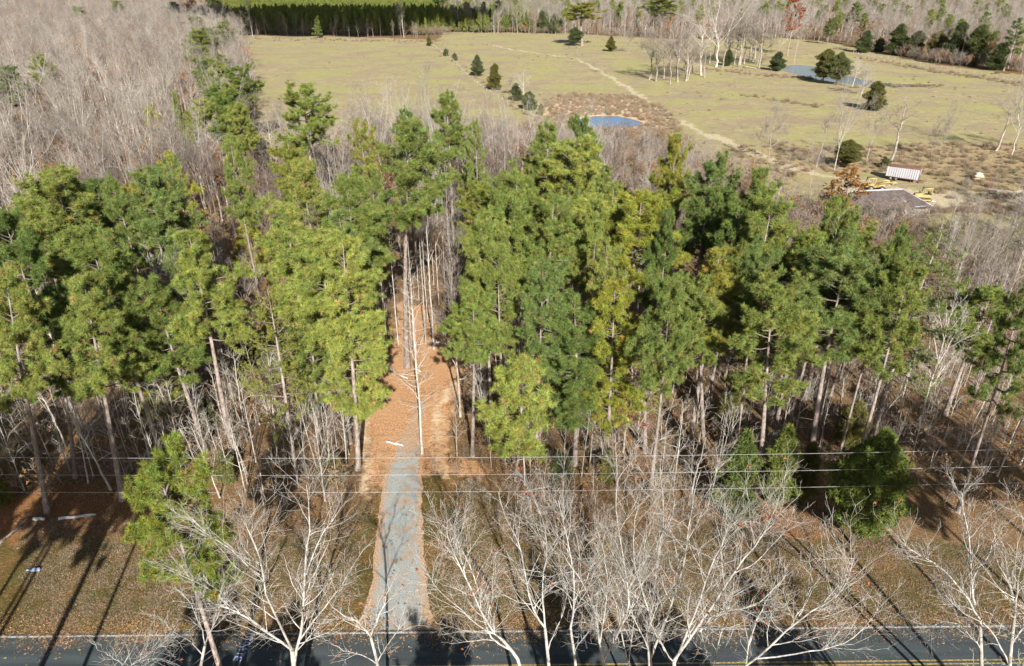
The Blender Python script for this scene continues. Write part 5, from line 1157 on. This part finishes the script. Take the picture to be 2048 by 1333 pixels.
for i, (a, b_, c_, d_) in enumerate([(828, 738, 842, 745), (800, 752, 816, 758), (862, 690, 884, 684)]):
    log(ground(a, b_), ground(c_, d_), .10, ["pale split log right at the foot of the tall clearing pine", "pale stick in the leaves left below the tall clearing pine", "pale stick on the right side of the clearing"][i], None, M_BIRCH, seed=40 + i, stubs=1)
M_BLUE = plain_mat("blue_sheet", (.16, .22, .36), (.36, .42, .5), 2.0)
p = ground(70, 1142); g = Geo(); R3 = Matrix.Rotation(.1, 3, 'X'); g.box((0, 0, .10), (.95, .30, .05), rot=R3); g.box((.1, .08, .17), (.6, .22, .08), rot=Matrix.Rotation(.25, 3, 'X')); g.box((-.62, .02, .07), (.22, .16, .1), .3)
tag(link("scrap_sheet", g.mesh("scrap_sheet", [M_BLUE], False), None, p), "small blue-white scrap sheet lying on the left lawn", "scrap")
p = ground(1953, 361); g = Geo(); M_CREAM = paint_mat("cream_steel", (.70, .60, .40), (.3, .2, .1), .62, 1.5)
g.prism([(-.9, .9), (.9, .75), (1.0, 1.3), (.5, 1.75), (-.7, 1.8), (-1.0, 1.3)], 1.5); g.box((-.2, 0, .45), (1.2, 1.3, .5), .1); g.box((.95, 0, .95), (.5, 1.7, .12), .1); g.box((-.2, -.1, 1.9), (1.5, 1.7, .1), .15)
tag(link("scrap_machine", g.mesh("scrap_machine", [M_CREAM, M_DK], False), None, (p.x, p.y, gz(p.x, p.y))), "cream-coloured stripped machine body alone in the weeds right of the trailer", "scrap")
p = ground(1994, 147); g = Geo(); g.box((0, 0, .5), (2.6, 1.0, .12)); g.box((0, 0, .25), (2.4, .8, .4)); tag(link("feed_trough", g.mesh("feed_trough", [M_DK], False), None, (p.x, p.y, gz(p.x, p.y))), "dark cattle trough on the grass below the evergreen row", "trough")
M_POST = plain_mat("fence_post", (.40, .36, .32), (.62, .58, .53), 4.0)
def fence(pts, n, label, hp=1.3):
    P = [Vector(ground(*q)) for q in pts]; c = P[0]; t = thing("fence", label, "fence", (c.x, c.y, 0)); ln = [(q - P[0]).length for q in P]; seg = np.cumsum([0] + [(b - a).length for a, b in zip(P[:-1], P[1:])]); rr = random.Random(n); tops = []
    for s in np.linspace(0, seg[-1], n):
        x, y = np.interp(s, seg, [q.x for q in P]), np.interp(s, seg, [q.y for q in P]); z = gz(x, y); h = hp * rr.uniform(.85, 1.15)
        g = Geo(); g.tube([(x - c.x, y - c.y, z - .1), (x - c.x + rr.gauss(0, .04), y - c.y, z + h)], .08, 6); link("post", g.mesh("fence_post", [M_POST]), t); tops.append((x - c.x, y - c.y, z))
    g = Geo(); [g.tube([(x, y, z + k) for x, y, z in tops], .012, 4) for k in (.45, .8, 1.1)]; link("wire", g.mesh("fence_wire", [M_WIRE]), t)
fence([(864, 90), (880, 102), (905, 124), (940, 158), (985, 190), (1040, 222), (1075, 238)], 44, "wire fence with pale posts running down between the two pastures")
fence([(1660, 90), (1720, 111), (1800, 122), (1880, 135), (1990, 156), (2070, 172)], 40, "post and wire fence along the foot of the evergreen row")

# ------------------------------------------------------------------ clouds high over the land: their shadows darken the far plantation
def cloud(gx0, gy0, alt, rx, ry, seed):
    rr = np.random.default_rng(seed); bm = bmesh.new(); k = alt / sun_pos.z
    c = Vector((gx0 + sun_pos.x * k, gy0 + sun_pos.y * k, alt))
    for i in range(46):
        a, r = rr.uniform(0, 6.28), math.sqrt(rr.random()) * .8; s = rr.uniform(.14, .30) * (1.15 - r * .5)
        bmesh.ops.create_icosphere(bm, subdivisions=3, radius=1, matrix=Matrix.Translation((math.cos(a) * r * rx, math.sin(a) * r * ry, rr.uniform(0, .18) * min(rx, ry))) @ Matrix.Diagonal((s * rx, s * ry, s * min(rx, ry) * .7, 1)))
    for v in bm.verts: v.co += v.normal * 0.0 + Vector((math.sin(v.co.y * .09) * 3, math.sin(v.co.x * .11 + v.co.z * .1) * 3, math.sin(v.co.x * .07) * 2))
    me = bpy.data.meshes.new("cloud"); bm.to_mesh(me); bm.free()
    for p_ in me.polygons: p_.use_smooth = True
    m, t, b = newmat("cloud_white"); b.inputs["Base Color"].default_value = (.9, .9, .9, 1); b.inputs["Roughness"].default_value = 1; me.materials.append(m)
    structure(link("cloud", me, None, c))
q = ground(690, 56); cloud(q.x, q.y, 420, 165, 150, 3)
